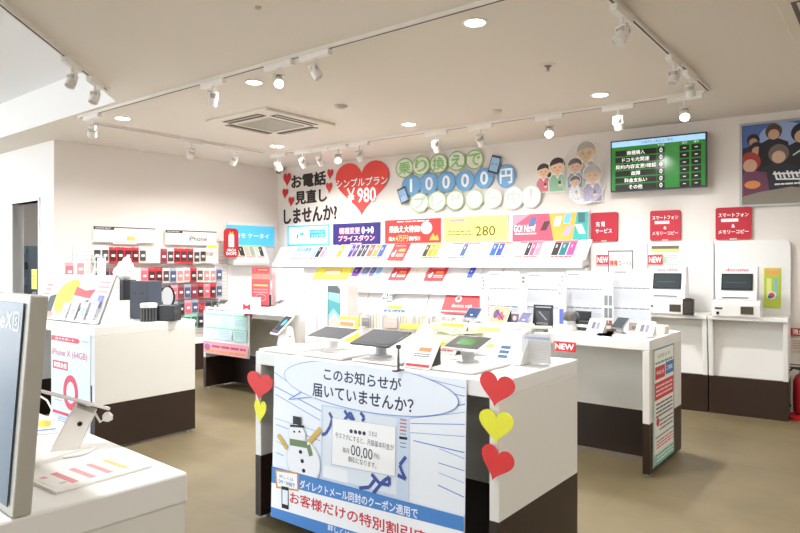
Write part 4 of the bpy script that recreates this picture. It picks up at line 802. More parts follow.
x, y = at9(542, 4.50); easel(x, y, Z9, .16, .175, 'black boxed phone display standing upright', lambda g, w, h: (g.rect(w*.5, h*.9, w*.8, h*.05, mat('a8a8a8')), g.rect(w*.5, h*.5, w*.7, h*.5, mat('3a3c40')), g.line([(w*.3, h*.7), (w*.7, h*.35)], .01, mat('8a8e94')), g.lines(w*.2, w*.8, h*.14, h*.24, 2, mat('aeb0b2'), .4)), '1b1b1d', 8, 0, '1b1b1d', 'phone box')
x, y = at9(536, 4.36); g = G(); g.box(-.075, .075, -.038, .038, 0, .012, mat('2c2422', .3)); g.box(-.06, .06, -.03, .03, .012, .013, mat('4a3c3a', .2)); tag(g.build('flat_phone', loc=(x, y, .913), rz=.15, bevel=.003), 'black phone lying flat before the black boxed display', 'phone')
x, y = at9(546, 4.335); g = G(); g.lathe([(.008, 0), (.016, .004), (.016, .018), (.010, .026)], 16, BLACK); tag(g.build('cable_reel', loc=(x, y, .902)), 'tiny black knob by the front edge of the counter behind', 'knob')
x, y = at9(571, 4.50); r = thing('phone_headset', 'dark camera-like viewer on a grey drum, left of the white card stands', 'viewer', (x, y, Z9), .2)
g = G(); g.lathe([(.05, 0), (.05, .03), (.035, .04), (.035, .07)], 24, mat('c8c8ca', .3)); g.build('drum', r); g = G(); g.lathe([(.0, -.035), (.055, -.03), (.06, 0), (.05, .03), (.02, .04)], 20, mat('55534f', .3), (0, 0, .10)); g.build('visor', r, smooth=True); 
x, y = at9(582, 4.66); easel(x, y, Z9, .13, .13, 'small upright black tablet in front of the third spec panel', None, '202226', 10, 0, '202226', 'tablet')
x, y = at9(583, 4.56); g = G(); g.box(-.085, .085, -.05, .05, 0, .065, mat('2a2626', .3)); g.box(-.06, .07, -.052, -.05, .025, .045, WT); tag(g.build('black_box', loc=(x, y, Z9), rz=.0, bevel=.004), 'low black box with white label under the small black tablet', 'box')
for px, lb in ((594, 'white card stand with phone pictures before the third spec panel'), (643, 'white card stand with phone pictures at the right end of the counter')):
    x, y = at9(px, 4.42); t = easel(x, y, Z9, .125, .115, lb, lambda g, w, h: (g.rect(w*.35, h*.5, w*.22, h*.5, mat('6e6a76')), g.rect(w*.62, h*.5, w*.2, h*.5, mat('8a8694')), g.rect(w*.85, h*.5, w*.12, h*.3, mat('b0aaa6'))), 'f4f2ee', 35, -.1, 'ecebe8'); t['group'] = 'white card stands'
stand_phone(*at9(620, 4.47), .913, 'dark-screened phone on a silver post left of the right card stand', 'phones on posts', '3e464c', '8a8c8e', .09, .125, .06, 35, -.2, .026, False, 'c2c2c4')
for i, (px, c, c2) in enumerate(((634, '9a8f88', '6f665e'), (646, '5a6284', '34405c'))):
    x, y = at9(px, 4.74); easel(x, y, .902, .09, .075, ('brownish' if i == 0 else 'blue') + ' picture card behind the right card stand', lambda g, w, h: (g.rect(w*.5, h*.5, w*.9, h*.8, mat(c)), g.rect(w*.5, h*.4, w*.4, h*.3, mat(c2))), 'e4dcd8', 12, 0, 'd8d4d0')
x, y = at9(608, 4.62); g = G(); g.box(-.05, .05, -.03, .03, 0, .05, mat('6b4a3c')); g.box(-.03, .03, -.032, -.03, .015, .04, mat('e8dcd0')); tag(g.build('small_carton', loc=(x, y, .913), rz=.1), 'small brown carton beside the silver-posted phone', 'carton')
x, y = at9(668, 4.92); x = -1.36; g = G(); g.box(-.05, .05, -.05, .05, 0, .06, mat('efe9da')); tag(g.build('white_block', loc=(x, 4.78, .901), bevel=.01), 'cream block on the right back corner of the counter behind', 'block')
# big white cable loop near the left kiosk
x, y, _ = FW.w(FW.hit(664, 305)[0], 0, .47); g = G(); g.tube([(-.09 + .09*cos(a), 0, .10*sin(a)) for a in [pi*k/10 for k in range(11)]], .010, mat('3a3a38')); tag(g.build('handset_cord', loc=(x + .02, y, .935), rz=.1), 'dark cord loop standing at the left kiosk terminal', 'cord')

# ------------------------------------------------------------------ counter by the pegboard (A)
AF = Plane((-6.20, 4.325), (-4.70, 4.325))
def sheetA(g, w, h):
    g.rect(w/2, h*.62, w*.94, h*.62, mat('d2f0ea')); g.lines(w*.08, w*.92, h*.93, h*.96, 1, mat('8a8cc0'), .8)
    for j in (0, 1):
        for i in range(3): g.rect(w*(.19+.31*i), h*(.74-.29*j), w*.28, h*.24, mat(('eef6fa', 'e2f2f8', 'd8eef4')[i])); g.rect(w*(.19+.31*i), h*(.85-.29*j), w*.28, h*.03, mat('8fd8b8')); g.lines(w*(.08+.31*i), w*(.30+.31*i), h*(.64-.29*j), h*(.82-.29*j), 5, mat(('d8b8dc', 'a8c8e8', '88ccc8')[i]), .4)
    g.rect(w*.5, h*.24, w*.98, h*.05, mat('f4a0b4')); g.rect(w*.5, h*.12, w*.96, h*.22, mat('f0a8b4')); g.lines(w*.2, w*.95, h*.14, h*.2, 1, mat('c8506a'), .8); g.lines(w*.05, w*.95, h*.03, h*.10, 1, mat('f0a060'), .8); g.disc(w*.1, h*.14, w*.07, h*.07, mat('b06aa0'))
on(AF, (204, 306.5), (249.5, 359), .012, sheetA, 'f2f6f8', .004, 'offer_sheet', 'pastel green and pink offer sheet on the front of the counter by the pegboard', 'poster')
for px, py, lb in ((203, 307, 'red ribbon bow at the upper left corner of the pastel sheet'), (248, 307, 'red ribbon bow above the upper right corner of the pastel sheet'), (249.5, 314, 'lower of the two red bows at the right corner of the pastel sheet')):
    u, z = AF.hit(px, py); g = G(); g.flat([(0, 0), (-.05, .03), (-.055, -.028)], mat('d22c3a')); g.flat([(0, 0), (.05, .03), (.055, -.028)], mat('d22c3a')); i0 = 0
    n = len(g.v); g.prism([(-.055, -.03), (0, -.006), (.055, -.03), (.05, .032), (0, .008), (-.05, .032)], 0, .012, mat('cc2634')); g.prism([(-.012, -.014), (.012, -.014), (.012, .014), (-.012, .014)], -.008, .0, mat('b81e2c')); 
    tag(g.build('ribbon_bow', loc=AF.w(u, z, .024)), lb, 'bow', 'red ribbon bows on the pastel sheet')
ZA = .902
x, y = at(261, 306, ZA); pl = Plane((x - .5, y), (x + .5, y)); ua, z1 = pl.hit(252, 267); ub, _ = pl.hit(270, 267)
r = thing('counter_banner', 'upright red banner card standing on the counter by the pegboard', 'banner', (pl.P[0] + ua, y, ZA), 0)
w = ub - ua; g = G(); g.box(0, w, -.05, .05, 0, .01, DARK); g.box(w - .006, w + .012, -.01, .012, .01, .14, DARK); g.build('base', r)
board(w, z1 - ZA - .01, .004, mat('e0505a', .5), lambda g, w, h: (g.rect(w*.6, h*.93, w*.7, h*.1, mat('c83a40')), g.lines(w*.35, w*.9, h*.9, h*.95, 1, mat('f4c088')), g.rect(w*.5, h*.75, w, h*.14, mat('f08a7a')), g.rect(w*.5, h*.52, w*.8, h*.04, mat('f8d070')), g.ring(w*.5, h*.2, w*.3, h*.1, .008, mat('f4a8a8')), g.lines(w*.1, w*.9, h*.3, h*.45, 2, mat('f0a0a0'), .4))).build('card', r, loc=(0, -.004, .01))
for i, (px, py, w, h, c, lb) in enumerate(((226, 303, .15, .15, 'f4f4f6', 'white info card at the left on the counter by the pegboard'), (241, 305, .14, .12, 'f6f2f4', 'white card with pink corner beside the red banner card'))):
    x, y = (-6.05, 4.78) if i == 0 else (-5.78, 4.72); easel(x, y, ZA, w, h, lb, lambda g, w, h: (g.lines(w*.3, w*.9, h*.6, h*.75, 2, mat('9a9ea8'), .2), g.disc(w*.25, h*.55, w*.12, h*.10, mat('bfe0ec')), g.rect(w*.6, h*.2, w*.5, h*.2, mat('f0c8cc')), g.lines(w*.3, w*.9, h*.35, h*.5, 2, mat('b8c0cc'), .25)), c, 10, .1, 'eaeaea')
x, y = at(285, 309, ZA); pl = Plane((x-.5, y+.25), (x+.5, y+.25)); ua, z1 = pl.hit(272, 268); ub, _ = pl.hit(303, 268)
for i, (a, b) in enumerate(((0, .48), (.52, 1))):
    w = (ub - ua) * (b - a); o = board(w, z1 - ZA, .012, mat('f5f6f8', .5), lambda g, w, h: (g.lines(w*.6, w*.9, h*.8, h*.9, 2, mat('c0ccd8'), .3), g.lines(w*.6, w*.9, h*.3, h*.45, 2, mat('c0ccd8'), .3), g.lines(w*.2, w*.5, h*.2, h*.25, 1, mat('d8dce2')))).build('info_panel', loc=(pl.P[0] + ua + (ub-ua)*a, y + .25, ZA)); tag(o, ('left' if i == 0 else 'right') + ' of the two plain white panels behind the red banner card', 'info panel', 'plain white panels behind the red banner card')
for px, py, lb, ry_ in ((226, 303.5, 'dark phone tilted on a post at the left of the counter by the pegboard', .3), (280, 304, 'dark phone tilted on a thin post right of the red banner card', -.2)):
    x, y = (-6.08, 4.50) if px < 250 else at9(280, 4.92); stand_phone(x, y, ZA, lb, 'phones on the counter by the pegboard', '454a50', '9a9ca0', .11, .09, .05, 25, ry_)
x, y = at(240, 313, ZA); tray(x + .25, y + .12, ZA, .9, .30, 'pale mat with pink print along the front of the counter by the pegboard', 'mats', lambda g, w, h: (g.rect(w*.2, h*.5, w*.3, h*.5, mat('f0b8b8')), g.rect(w*.75, h*.5, w*.3, h*.4, mat('c8d4f0'))), 0, 'eef0f4', .008)

# white display stele with a phone, in front of the wall ledges
pl = Plane((-5.0, 4.36), (-3.0, 4.36)); ua, z1 = pl.hit(305, 283); ub, _ = pl.hit(347, 283); 
r = thing('phone_stele', 'tall white display stand with a printed phone, beside the counter by the pegboard', 'display stand', pl.w(ua, 0), 0)
w = ub - ua; g = G(); g.box(0, w, 0, .16, 0, z1, mat('f6f6f7', .4)); g.build('column', r, bevel=.006)
def stele(g, w, h):
    for i in range(3): g.rect(w*(.30+.10*i), h*.5, w*.05, h*.9, mat(('f0cfd2', 'f4e4e4', 'e6eaf0')[i]))
    g.flat([(w*.56, h*.02), (w*.86, h*.02), (w*.86, h*.93), (w*.80, h*.985), (w*.56, h*.985)], mat('5f6468')); g.flat([(w*.58, h*.03), (w*.85, h*.03), (w*.85, h*.86), (w*.58, h*.88)], mat('9ccfd4'))
    g.flat([(w*.58, h*.03), (w*.85, h*.03), (w*.85, h*.42), (w*.72, h*.55), (w*.58, h*.42)], mat('d8d0cc')); g.flat([(w*.58, h*.5), (w*.70, h*.62), (w*.85, h*.5), (w*.85, h*.7), (w*.58, h*.76)], mat('58b0b4'))
_, zz = pl.hit(325, 345); board(w*.98, z1 - zz - .01, .003, mat('f4f4f6', .4), stele).build('print', r, loc=(w*.01, -.004, zz))
on(Plane((x, y), (x+1, y)) if False else FW, (226, 300), (227, 301), .02) if False else None
# brochure rack under the ledges, seen past the tablets
pl = Plane(FW.P, FW.Q, .62); ua = pl.hit(350, 320)[0]; ub = pl.hit(462, 320)[0]
r = thing('brochure_rack', 'pale ribbed brochure rack below the ledges of the back wall', 'rack', pl.w(ua, 0), FW.a); w = ub-ua
g = G(); g.box(0, w, 0, .14, 0, .60, WS); g.build('base', r); g = G(); g.box(0, w, .12, .14, .60, .80, mat('dcdad8')); g.build('back', r)
n = 36
for i in range(n):
    g = G(); g.box(w*i/n + .003, w*(i+.8)/n, .02, .11, .602, .765 + .03*((i*7) % 3 - 1) * .5, mat(('e6e4e2', 'd6d2ce', 'eeeae6', 'c9c9cf', 'e0dcc8')[(i*3) % 5])); g.build('brochure', r)
for pxa, pxb, pya, pyb, c, lb in ((384, 397, 318, 327, 'e6d2cc', 'pinkish card leaning on the brochure rack'), (362, 369, 318, 330, '8f9094', 'grey card leaning on the left of the brochure rack'), (442, 458, 322, 328, '6f7aa4', 'blue card leaning on the right of the brochure rack'), (400, 426, 323, 328.5, 'e6e26a', 'yellow booklet leaning on the brochure rack')):
    q = Plane(FW.P, FW.Q, .64); (a, z1), (b, z0) = q.hit(pxa, pya), q.hit(pxb, pyb); o = board(b-a, z1-.62, .006, mat(c), lambda g, w, h: (g.lines(w*.1, w*.9, h*.6, h*.85, 2, mat('f0eeea'), .3))).build('leaning_card', loc=q.w(a, .62)); o.rotation_euler = (0, 0, FW.a); tag(o, lb, 'card', 'cards leaning on the brochure rack')
    g = None
# ------------------------------------------------------------------ left counter (B)
ZB = .936
BP = Plane((BX, BY - .004), (BX + 1.53, BY - .004)); ua, z1 = BP.hit(51.5, 330); ub, _ = BP.hit(97, 333); ua = max(ua, .05)
def zero(g, w, h):
    g.rect(w*.36, h*.925, w*.70, h*.05, mat('e0485c')); g.flat([(w*.70, h*.90), (w*.76, h*.925), (w*.70, h*.95)], mat('e0485c')); g.text('月々サポート', w*.36, h*.925, w*.5, h*.025, WT, .03); g.lines(w*.8, w*.97, h*.92, h*.94, 1, mat('9aa8b4'))
    g.text('iPhone X (64GB)', w*.48, h*.775, w*.90, h*.085, mat('e0485c'), .0); g.rect(w*.25, h*.655, w*.40, h*.085, mat('e0485c')); g.text('実質負担', w*.25, h*.655, w*.34, h*.055, WT, .04)
    g.ring(w*.52, h*.40, w*.19, h*.175, .05, mat('e0485c'), 36); g.lines(w*.1, w*.3, h*.28, h*.36, 3, mat('d88a94'), .3); g.rect(w*.8, h*.34, w*.16, h*.03, mat('e0485c')); g.text('円', w*.82, h*.28, w*.14, h*.05, mat('e0485c'), .03)
    g.rect(w*.25, h*.17, w*.44, h*.03, mat('e0485c')); g.lines(w*.1, w*.9, h*.04, h*.14, 5, mat('a8b0c4'), .4)
w = min(ub, 1.47) - ua; g = board(w, z1 - .10, .003, mat('dfe8f2', .4), zero); tag(g.build('price_poster', loc=(BX + ua, BY - .006, .10)), 'tall pale poster with a large pink zero on the left counter', 'poster')
# sloped leaflet display standing on it
pl = Plane((BX, 2.50), (BX + 1.5, 2.50)); ua, _ = pl.hit(45, 300); ub, z1 = pl.hit(108, 276)
r = thing('leaflet_stand', 'sloped white leaflet stand with a yellow picture on the left counter', 'leaflet stand', (BX + ua, 2.42, ZB), 0); w = ub - ua; a = radians(21); Ls = (z1 - ZB) / cos(a) * 1.0
g = G(); g.wedge([(0, 0), (.02, 0), (Ls*sin(a)+.01, Ls*cos(a)-.01), (Ls*sin(a)+.03, Ls*cos(a)-.03), (Ls*sin(a) + .03, 0), (Ls*sin(a), 0)], 0, w, mat('f4f4f4')); g.build('stand', r)
def yel(g, w, h):
    g.disc(w*.36, h*.48, w*.14, h*.34, mat('f6e13c')); g.disc(w*.44, h*.72, w*.11, h*.17, mat('f6df3a')); g.flat([(w*.14, h*.12), (w*.24, h*.14), (w*.22, h*.55), (w*.12, h*.5)], mat('3a3436')); g.disc(w*.18, h*.10, w*.10, h*.07, mat('eea07a'))
    g.flat([(w*.50, h*.55), (w*.76, h*.50), (w*.80, h*.70), (w*.66, h*.66), (w*.50, h*.74)], mat('ee5a5c')); g.flat([(w*.66, h*.22), (w*.73, h*.24), (w*.76, h*.48), (w*.70, h*.44)], mat('2f2a34')); g.lines(w*.0, w*.1, h*.3, h*.8, 5, mat('ee9a9a'), .4)
    g.lines(w*.45, w*.95, h*.05, h*.2, 2, mat('c8b8d0'), .4); g.rect(w*.92, h*.45, w*.08, h*.25, mat('9aa0d0')); g.lines(w*.84, w*.98, h*.6, h*.9, 3, mat('e8b8b8'), .3)
board(w, Ls, .003, mat('f8f6f4', .5), yel).build('leaflet_sheet', r, loc=(0, -.004, .004), rx=-a)
for k in range(4): board(.10, .15, .003, mat('f6f3f2', .5), lambda g, w, h: (g.rect(w*.5, h*.4, w*.7, h*.5, mat(('c8c4e4', 'e8c8cc', 'b8c8e4', 'f0d8d0')[k])), g.disc(w*.4, h*.2, w*.2, w*.2, mat('fbfbfb')), g.lines(w*.1, w*.9, h*.75, h*.9, 2, mat('e0a0a8'), .4))).build('small_leaflet', r, loc=(w*(.42 + .15*k), -.012 - .003*k, .006 + .01*k), rx=-a)
# black boxes
def bbox(px, py, w, d, h, c, label, name='black_display_box', rz=0.0, Y=None):
    x, y = at(px, py, ZB); g = G(); g.box(-w/2, w/2, -d/2, d/2, 0, h, mat(c, .35)); o = g.build(name, loc=(x, y, ZB + .001), rz=rz, bevel=.003); return tag(o, label, 'box')
bbox(122, 317, .19, .14, .325, '202226', 'tall black box at the left of the black boxes on the left counter', rz=.25)
o = bbox(146, 318.5, .19, .16, .32, '3f4756', 'slate tall box with two slots beside the tall black box', rz=.25); o['category'] = 'box'
g = G(); g.box(-.05, -.02, -.0835, -.081, .215, .222, BLACK); g.build('slot', o); g = G(); g.box(.03, .06, -.0835, -.081, .215, .222, BLACK); g.build('slot', o)
x, y = at(168, 319.5, ZB); bbox(168, 320.5, .17, .13, .125, '08080a', 'low glossy black box at the right end of the left counter', rz=.5)
x, y = at(151, 321, ZB); r = thing('lidded_cup', 'ribbed black pot with a white lid before the slate box', 'pot', (x, y - .02, ZB + .001)); g = G()
g.cyl(0, 0, 0, .11, .062, mat('26262a'), 24); [g.box(.061*cos(t)-.003, .061*cos(t)+.003, .061*sin(t)-.003, .061*sin(t)+.003, .005, .105, mat('6a6a70')) for t in [2*pi*k/16 for k in range(16)]]; g.build('pot', r); g = G(); g.lathe([(.066, .11), (.066, .14), (.058, .146)], 24, WHITE); g.build('lid', r)
x, y = at(161, 316, ZB); r = thing('desk_mirror', 'oval black-rimmed mirror behind the black pot', 'mirror', (x, y + .08, ZB), .35); g = G(); g.cyl(0, 0, 0, .01, .05, BLACK); g.cyl(0, 0, .01, .08, .008, BLACK, 10); g.build('foot', r)
g = G(); g.add([(.075*cos(2*pi*k/28), -.012, .17 + .10*sin(2*pi*k/28)) for k in range(28)] + [(.06*cos(2*pi*k/28), .006, .17 + .085*sin(2*pi*k/28)) for k in range(28)], [tuple(range(28)), tuple(range(28, 56))] + [(k, (k+1) % 28, 28+(k+1) % 28, 28+k) for k in range(28)], BLACK); h = g.build('rim', r)
g = G(); g.add([(.062*cos(2*pi*k/28) - .008, -.0135, .17 + .087*sin(2*pi*k/28)) for k in range(28)], [tuple(range(28))], mat('eef0f4', .2)); g.build('glass', h)
# soft white toy figure on top of the boxes -> plain crumpled white cloth bundle
x, y = at(129, 318, ZB)
x, y = at(124, 317, ZB); g = G()
for cx_, cz, rr in ((-.06, .045, .05), (-.01, .07, .06), (.04, .09, .055), (.01, .04, .065), (.03, .145, .038), (-.03, .115, .03)):
    g.lathe([(rr*.3, -rr*.95), (rr*.75, -rr*.66), (rr, 0), (rr*.75, rr*.66), (rr*.25, rr*.97)], 16, mat('fbfbfb', .7), (cx_, 0, cz))
tag(g.build('white_plush', loc=(x, y, ZB + .345), rz=.3, smooth=True), 'puffy white plush shape on top of the tall black boxes', 'plush')
x, y = at(117.5, 322, ZB); g = G(); g.box(-.006, .006, -.1, .1, 0, .17, mat('dcd8d0')); g.build('divider', loc=(x, y, ZB + .001)); tag(COL.objects['divider'], 'beige upright divider between the leaflet stand and the black boxes', 'divider')
x, y = at(140, 319, ZB); g = G(); g.box(-.15, .15, -.12, .12, 0, .004, mat('efe6da')); 

# ------------------------------------------------------------------ nearest counter
z = .921
r = thing('lit_sign', 'thick slate blue phone sign with silver edge at the left edge of the photo', 'sign', (*at(12, 519.6, .921), .922), DR)
tl = atan2(.032, .42); g = G(); g.box(-.62, 0, 0, .034, 0, .42, mat('b9b7ae', .4, metal=.2)); b_ = g.build('casing', r, bevel=.004, rx=-tl)
def slate(g, w, h):
    def rr(x, z, hw, hh, t, m): g.line([(x-hw, z-hh), (x+hw, z-hh), (x+hw, z+hh), (x-hw, z+hh), (x-hw, z-hh)], t, m)
    g.rect(w/2, h/2, w, h, mat('4f6478', .3)); g.text('iPhone', w*.700, h*.905, w*.27, h*.085, WT, .02); g.text('X', w*.878, h*.905, w*.055, h*.085, WT, .02); rr(w*.948, h*.905, w*.024, h*.044, .004, WT); g.text('S', w*.948, h*.905, w*.020, h*.042, WT, .03)
board(.58, .385, .002, mat('4f6478', .3), slate).build('face', b_, loc=(-.60, -.004, .018))
# tablet seen from behind on a white bracket
x, y = at(68, 452, z); r = thing('display_phone', 'thin white phone on a tall white bracket, seen edge-on on the nearest counter', 'phone', (x, y, z), 0)
r.rotation_euler = (0, 0, radians(58))
g = G(); g.prism([(-.042, 0), (.020, 0), (.062, .098), (.018, .118)], -.024, .024, mat('e9e7e3', .4)); g.cyl(0, 0, 0, .006, .06, mat('e9e7e3', .4)); b_ = g.build('bracket', r, bevel=.004)
g = G(); g.prism([(.03 + .006*cos(2*pi*k/12), .075 + .006*sin(2*pi*k/12)) for k in range(12)], -.0265, -.0235, BLACK); g.build('lock', b_)
g = G(); g.box(-.083, .083, -.038, .038, -.004, .004, mat('d9d4cf', .25, metal=.3)); o = g.build('body', r, loc=(.020, 0, .130), bevel=.002); o.rotation_euler = (radians(-13), radians(20), 0)
g = G(); g.box(-.074, .074, -.034, .034, .004, .0045, mat('2a3038', .1)); g.build('screen', o)
g = G(); g.tube([(.06, .01, .095), (.075, .0, .07), (.085, 0, .078)], .003, WHITE); g.lathe([(.004, -.012), (.012, -.008), (.013, .004), (.006, .012)], 14, WHITE, (.092, 0, .082)); g.build('plug', r)
g = G(); g.tube([(*at(40, 402, .94), .96), (*at(47, 407, .93), .952), (*at(52, 413, .925), .935), (*at(50, 417, .923), .926)], .003, 'e8e6e0'); tag(g.build('charging_cable'), 'white cable arching on the nearest counter behind the slate sign', 'cable')
g = G(); g.tube([(*at(33, 470, .924), .925), (*at(36, 462, .924), .925), (*at(44, 456, .924), .925), (*at(53, 453, .924), .926)], .002, 'dedbd2'); tag(g.build('charging_cable'), 'thin pale cable running to the foot of the white bracket', 'cable')
def quad(name, pts, z, h, gfx, col, label, cat):
    """flat thing lying on a table: pts = near-left, near-right, far-left in photo pixels"""
    A, B, C = [Vector(at(*p, z)) for p in pts]; w = (B-A).length; d = (C-A).length; a = atan2((B-A).y, (B-A).x)
    g = G(); g.box(0, w, 0, d, 0, h, mat(col, .4)); 
    if gfx:
        g2 = board(w*.94, d*.9, .0004, mat(col, .5), gfx); g2.xf(Matrix.Translation((w*.03, d*.05, h + .0006)) @ Matrix.Rotation(-pi/2, 4, 'X')); n = len(g.v); g.v += g2.v
        for f, m in zip(g2.f, g2.m): g.f.append([n+i for i in f]); g.m.append(g.mi(g2.mats[m]))
    return tag(g.build(name, loc=(A.x, A.y, z), rz=a), label, cat)
def price(g, w, h):
    g.rect(w*.5, h*.5, w*.97, h*.9, mat('f6f4f1'))
    for i, c in enumerate(('e79aa0', 'e79aa0', 'e79aa0', 'e6c68a')): g.rect(w*(.22 + .19*i), h*.50, w*.075, h*.78, mat(c)); g.rect(w*(.30 + .19*i), h*.5, w*.008, h*.8, mat('e0dcd8'))
    g.rect(w*.08, h*.75, w*.06, h*.14, mat('ecb4b8')); g.rect(w*.13, h*.25, w*.07, h*.08, mat('c8d4cc')); g.lines(w*.86, w*.96, h*.2, h*.8, 3, mat('e6dedc'), .3)
quad('price_sheet', ((56, 494), (152, 467), (33, 478)),   .921, .005, price, 'f4f2ee', 'clear-edged price sheet tray with three pink and one gold stripe on the nearest counter', 'tray')
quad('leaflet', ((31, 436), (58, 433), (34, 419)), .921, .004, lambda g, w, h: (g.disc(w*.45, h*.55, w*.25, h*.25, mat('f2cf3c')), g.disc(w*.62, h*.5, w*.14, h*.2, mat('f0b840')), g.rect(w*.5, h*.12, w*.9, h*.1, mat('7a9ad0')), g.lines(w*.7, w*.95, h*.6, h*.8, 2, mat('e09a9a'), .4)), 'f6f6f6', 'leaflet with yellow picture lying behind the phone bracket', 'leaflet')
quad('display_tray', ((31, 468), (96, 449), (31, 445)), .921, .010, None, 'f0eee9', 'white tray under the bracket on the nearest counter', 'tray')
# ------------------------------------------------------------------ ceiling
def C3(px, py, z=CZ): x, y = at(px, py, z); return Vector((x, y, z))
TRK = 'lighting tracks on the ceiling'
def track(p0, p1, label):
    a, b = C3(*p0), C3(*p1); L = (b-a).length; r = thing('lighting_track', label, 'lighting track', a, atan2((b-a).y, (b-a).x), TRK)
    g = G(); g.box(0, L, -.018, .018, -.024, 0, mat('e4dfd8', .5)); g.build('rail', r)
    g = G(); g.box(.02, L-.02, -.006, .006, -.0255, -.024, mat('3f3a35')); g.build('slot', r)
    return a, b
T1 = track((79, 116), (530, -12), 'long lighting track running up from the bright ceiling step, in front of the air outlet')
T2 = track((91, 121), (264, 151), 'lighting track along the left wall')
T3 = track((270, 153.5), (704, 90.5), 'longest lighting track, in front of the back wall')
T4 = track((560, -52), (709, 88.5), 'lighting track at the upper right, running toward the television')
T5 = track((-40, -32), (108, 88), 'lighting track along the slanting edge of the ceiling at the upper left')
GLOW = mat('fffaf0', .4, 14.0)
SPOTP = mat('e4e1dc', .4); SPOTD = mat('b7b2ab', .4)
LIT = []
def nearest(T, px):      # the point of the track seen in photo column px
    a, b = T; r = (px - CX) / F; rx, ry = CA*r - SA, SA*r + CA; d = b - a; t = (a.y*rx - a.x*ry) / (d.x*ry - d.y*rx); L = d.length
    t = max(.15/L, min(1 - .15/L, t)); return a + d * t, atan2(d.y, d.x)
def spotlight(T, px, py, az, lit, label, power=0, box=True, s=1.0, el=40):
    p, ta = nearest(T, px);  r = thing('track_spotlight', label, 'spotlight', (p.x, p.y, CZ - .0256), 0, 'track spotlights')
    g = G(); g.box(-.14, .14, -.02, .02, -.038, 0, mat('ece9e5', .5)); g.build('adapter', r, rz=ta, bevel=.003)
    if lit: az = math.degrees(atan2(p.x, -p.y)); el = 50
    a = radians(az); g = G(); g.cyl(0, 0, -.10*s, -.036, .012, SPOTP, 12); g.box(-.045*s, -.038*s, -.012, .012, -.16*s, -.09*s, SPOTP); g.box(.038*s, .045*s, -.012, .012, -.16*s, -.09*s, SPOTP); g.box(-.045*s, .045*s, -.012, .012, -.10*s, -.09*s, SPOTP); g.build('yoke', r, rz=a)
    # head: axis points down and away by el from straight down, toward azimuth
    R = Matrix.Rotation(a, 4, 'Z') @ Matrix.Rotation(radians(el), 4, 'X'); T_ = Matrix.Translation((0, 0, -.15*s)) @ R
    g = G(); g.lathe([(.026*s, .06*s), (.034*s, .05*s), (.034*s, .0), (.040*s, -.002), (.042*s, -.06*s), (.038*s, -.062*s), (.034*s, -.05*s)], 24, SPOTP); g.lathe([(.0345*s, .006*s), (.0352*s, .03*s), (.0345*s, .045*s)], 24, SPOTD); g.xf(T_); h = g.build('head', r, smooth=False)
    g = G(); g.lathe([(.0, -.052*s), (.034*s, -.052*s), (.034*s, -.055*s), (.0, -.056*s)], 20, GLOW if lit else mat('c9c6c0', .2)); g.xf(T_); g.build('lens', h)
    if power:
        w = (Matrix.Translation((p.x, p.y, CZ - .0256)) @ T_); 
        l = bpy.data.lights.new('track_lamp', 'SPOT'); l.energy = power; l.spot_size = radians(85); l.spot_blend = .8; l.shadow_soft_size = .025; l.color = (1, .98, .96)
        o = bpy.data.objects.new('track_lamp', l); COL.objects.link(o); o.matrix_world = w @ Matrix.Translation((0, 0, -.095*s))
# azimuth: 0 -> leans toward +Y (back wall); rotation about Z
spotlight(T5, 72, 76, 200, False, 'left of two spotlights on the slanting upper left track', el=25, s=.85)
spotlight(T5, 95, 96, 200, False, 'right of two spotlights on the slanting upper left track', el=25, s=.85)
spotlight(T1, 92, 126, 60, False, 'spotlight at the left end of the long front track, by the bright ceiling step', 20, el=45)
spotlight(T1, 213, 94, 90, False, 'spotlight on the front track above the air outlet, seen from behind', 20, el=20, s=.9)
spotlight(T1, 279, 76, 210, True, 'glowing spotlight on the front track', 20, s=.85, el=30)
spotlight(T1, 315, 66, 300, False, 'tilted unlit spotlight on the front track, right of the glowing one', 0, s=.85, el=35)
spotlight(T2, 191, 150, 80, False, 'spotlight on the left wall track, farthest from the corner', 11, el=40)
spotlight(T2, 234, 156, 80, False, 'spotlight on the left wall track, nearest the corner', 11, el=40)
for px, py, lit, lb in ((268, 160, False, 'first spotlight from the left on the back track, by the dome camera'), (303, 162, False, 'second spotlight from the left on the back track'), (320, 158, False, 'third spotlight from the left on the back track'), (338, 156, True, 'glowing spotlight over the big red heart'), (359, 152, False, 'spotlight just right of the glowing one over the heart'), (436, 141, False, 'spotlight over the green ringed discs'), (480, 133, False, 'spotlight over the end of the disc rows'), (549, 128, True, 'glowing spotlight over the printed family'), (618, 120, False, 'spotlight over the left end of the television'), (687, 110, True, 'glowing spotlight at the right end of the back track')):
    spotlight(T3, px, py, 5 if not lit else 185, lit, lb, 10, el=46)
spotlight(T4, 622, 26, 150, False, 'large spotlight on the upper right track, nearest the camera', 25, s=.9, el=35)
spotlight(T4, 674, 76, 170, False, 'second spotlight on the upper right track, before the corner', 20, s=.85, el=25)
spotlight(T4, 690, 92, 0, False, 'spotlight seen from behind where the two right tracks meet', 8, s=.8, el=30)
